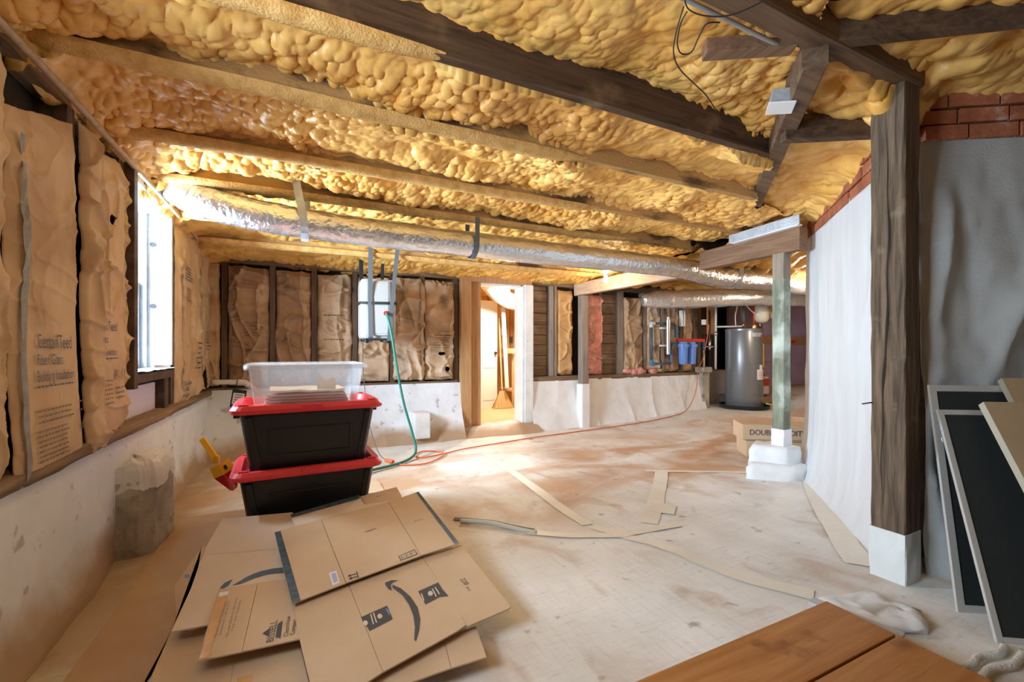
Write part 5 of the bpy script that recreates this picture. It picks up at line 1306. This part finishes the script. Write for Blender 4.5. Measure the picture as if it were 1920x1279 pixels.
for k, (x, lab) in enumerate(((4.985, 'blue water filter housing next to the pipe loop'), (5.155, 'blue water filter housing nearer the dark post'))):
    fl_ = thing('water_filter', (x, FY - .03, .79), lab, 'water filter', 'blue water filters')
    lathe('sump', [(.001, 0), (.05, .0), (.056, .01), (.064, .24), (.064, .25), (.001, .25)], (x, FY - .06, .79), BLUEF, fl_, 22)
    lathe('head', [(.001, .25), (.076, .25), (.078, .265), (.076, .29), (.062, .30), (.055, .325), (.001, .325)], (x, FY - .06, .79), BLUEF, fl_, 22)
    for a in range(8): box('head_rib', x + .074 * math.cos(a * .785) - .006, x + .074 * math.cos(a * .785) + .006, FY - .06 + .074 * math.sin(a * .785) - .006, FY - .06 + .074 * math.sin(a * .785) + .006, 1.03, 1.085, BLUEF, fl_, .002)
    for a in range(10): 
        c_, s_ = math.cos(a * .628), math.sin(a * .628)
        beam('sump_rib', (x + .055 * c_, FY - .06 + .055 * s_, .81), (x + .064 * c_, FY - .06 + .064 * s_, 1.02), .006, .006, BLUEF, fl_, .001)
rb = thing('mounting_rail', (5.2, FY, 1.14), 'red rail fixed across the studs above the blue filters', 'rail'); box('rail_bar', 4.92, 5.48, FY - .02, FY + .02, 1.12, 1.165, REDP, rb, .004)
for k, x in enumerate((5.50, 5.62)):
    vp = thing('supply_pipe', (x, FY, .6), ['blue and white valve pipe beside the dark post', 'dark supply pipe running up beside the dark post'][k], 'pipe')
    tube('pipe_run', [(x, FY + .02, .66), (x, FY + .02, 1.6 if k else 1.02)], .014, BLACKP if k else WIREW, vp, 10, 1)
    tube('valve_body', [(x, FY + .02, 1.0), (x, FY + .02, 1.16)], .022, BLUEP if k == 0 else CHROME, vp, 10, 1)
    beam('valve_handle', (x - .05, FY - .01, 1.03), (x + .05, FY - .01, 1.05), .014, .008, WHITEPL, vp, .002)
pp_ = thing('conduit_pipe', (5.72, 4.72, .6), 'pale pipe dropping from the duct left of the water heater', 'pipe')
tube('pipe_run', [(5.74, 4.70, 1.66), (5.735, 4.70, 1.36), (5.73, 4.70, .70)], .016, PVC, pp_, 10, 2)
tube('pipe_coupling', [(5.735, 4.70, 1.22), (5.735, 4.70, 1.28)], .024, CHROME, pp_, 10, 1)
eb = thing('outlet_box', (5.52, 4.70, 1.42), 'small white outlet on the dark post with orange lead', 'outlet'); box('outlet_case', 5.47, 5.53, 4.70, 4.74, 1.38, 1.46, WHITEPL, eb, .004)
tube('orange_lead', [(5.53, 4.70, 1.40), (5.56, 4.68, 1.36), (5.48, 4.66, 1.1), (5.40, 4.66, .85), (5.33, 4.68, .72)], .006, ORNG, eb, 6)
cl = thing('rubble_brick', (5.48, 4.70, .62), 'broken brown brick sitting on the foundation end by the post', 'brick'); box('brick_body', 5.42, 5.62, 4.66, 4.82, .655, .74, MORTAR, cl, .015)

# ------------------------------------------------------------------ water heater
HX, HY, HZ = 6.14, 4.52, .115
wh = thing('water_heater', (HX, HY, HZ), 'tall grey electric water heater standing in a black pan', 'water heater')
lathe('drain_pan', [(.001, 0), (.34, 0), (.355, .05), (.345, .05), (.335, .012), (.001, .012)], (HX, HY, HZ), BLACKP, wh, 40)
lathe('tank_jacket', [(.001, .015), (.252, .015), (.262, .03), (.262, 1.19), (.255, 1.205), (.001, 1.225)], (HX, HY, HZ), STEEL, wh, 48)
lathe('top_rim', [(.256, 1.17), (.266, 1.175), (.266, 1.20), (.256, 1.205)], (HX, HY, HZ), STEEL, wh, 48)
cdir = math.atan2(-HY, -HX)
def curved(name, a0, a1, z0, z1, m, r=.2645, n=8, th=.006):
    vs = []; fs = []
    for i in range(n + 1):
        a = cdir + math.radians(a0 + (a1 - a0) * i / n)
        for (rr, z) in ((r, z0), (r + th, z0), (r + th, z1), (r, z1)): vs.append((HX + rr * math.cos(a), HY + rr * math.sin(a), HZ + z))
    for i in range(n):
        for k in range(4): fs.append((4 * i + k, 4 * i + (k + 1) % 4, 4 * i + 4 + (k + 1) % 4, 4 * i + 4 + k))
    fs += [(0, 3, 2, 1), (4 * n, 4 * n + 1, 4 * n + 2, 4 * n + 3)]
    mesh(name, vs, fs, m, wh)
curved('access_panel', 48, 66, .76, 1.03, STEEL); curved('access_panel', 48, 64, .20, .42, STEEL)
curved('rating_label', 40, 70, .44, .59, WLAB, .2655, th=.002); curved('rating_label', 50, 64, .59, .66, WLAB, .2655, th=.002)
curved('energy_label', 70, 84, .62, .98, mat('yellow_label', (.75, .62, .08), rough=.6), .2655, th=.002)
curved('brand_band', 22, 62, 1.08, 1.14, FOILT, .2655, th=.002); curved('brand_dot', 55, 62, 1.05, 1.11, REDP, .268, th=.002)
for k in range(4): curved('label_line', 44, 64, .47 + k * .025, .475 + k * .025, INKS, .2675, th=.001)
tp_ = HZ + 1.21
tube('hot_pipe', [(HX - .10, HY - .06, tp_), (HX - .10, HY - .06, tp_ + .10)], .014, COPPER, wh, 10, 1)
tube('pipe_insulation', [(HX - .10, HY - .06, tp_ + .09), (HX - .10, HY - .05, tp_ + .42)], .028, GREYC, wh, 12, 1)
tube('red_pipe', [(HX + .06, HY - .12, tp_), (HX + .06, HY - .12, tp_ + .44)], .013, REDP, wh, 10, 1)
tube('cold_pipe', [(HX + .14, HY - .16, tp_), (HX + .14, HY - .16, tp_ + .10)], .014, COPPER, wh, 10, 1)
lathe('brass_valve', [(.001, 0), (.04, 0), (.045, .03), (.03, .06), (.001, .06)], (HX + .02, HY - .15, tp_), BRASS, wh, 12)
et = thing('expansion_tank', (HX + .16, HY - .17, tp_ + .08), 'small beige expansion tank standing on the water heater pipes', 'tank')
lathe('tank_shell', [(.001, 0), (.03, 0), (.08, .02), (.105, .06), (.108, .11), (.108, .20), (.105, .25), (.08, .29), (.03, .305), (.001, .305)], (HX + .16, HY - .17, tp_ + .08), BEIGE, et, 24)
lathe('tank_seam', [(.106, .145), (.112, .15), (.112, .165), (.106, .17)], (HX + .16, HY - .17, tp_ + .08), BEIGE, et, 24)
for k, (pts, lab, m_) in enumerate((([(HX - .12, HY - .1, tp_ + .46), (HX - .14, HY - .14, tp_ + .35), (HX - .05, HY - .16, tp_ + .26), (HX + .06, HY - .18, tp_ + .20), (HX + .10, HY - .2, tp_ + .14)], 'white cable curling down over the expansion tank', WIREW),
        ([(HX - .30, HY - .1, tp_ + .44), (HX - .29, HY - .1, tp_ + .32), (HX - .33, HY - .1, tp_ + .18), (HX - .32, HY - .1, tp_ + .03)], 'thin beige cable hanging left over the water heater', BEIGE))):
    o = tube('heater_cable', pts, .008, m_, None, 8, 6); tag(o, lab, 'cable')
o = tube('relief_pipe', [(HX - .06, HY - .05, tp_ + .035), (HX - .30, HY + .02, tp_ + .028), (5.75, 4.70, tp_ + .03)], .013, PVC, None, 10, 3); tag(o, 'white pipe running left from the water heater top', 'pipe')
for k, (x, y0_) in enumerate(((HX - .22, .10), (HX + .30, .12))):
    o = thing('backing_board', (x, 5.0, 1.3), ['tan board upright behind the water heater pipes', 'pair of pale laths hanging right of the expansion tank'][k], 'board')
    if k == 0: box('board_body', x - .08, x + .08, 4.93, 4.96, 1.25, 1.75, JAMB, o, .003)
    else:
        for d_x in (-.03, .02): beam('lath', (x + d_x, 4.3, 1.82), (x + d_x + .05, 4.3, 1.48), .022, .02, PLY, o, .002, up=(0, 1, 0))
o = thing('detergent_jug', (6.95, 4.78, .22), 'small white and red container right of the water heater', 'container')
z0_ = float(fz(6.95, 4.7)) 
vs, fs = boxvf(6.86, 7.02, 4.70, 4.84, .26, .56, .03); mesh('jug_body', vs, fs, PVC, o); box('jug_label', 6.87, 7.01, 4.694, 4.70, .40, .52, REDP, o, 0); lathe('jug_cap', [(.001, 0), (.035, 0), (.035, .04), (.001, .04)], (6.94, 4.77, .56), REDP, o, 12)
pr2 = tube('heater_drain', [(HX + .10, HY - .28, HZ + .08), (HX + .16, HY - .34, HZ + .06), (HX + .22, HY - .36, HZ + .05)], .018, BRASS, wh, 10, 3)
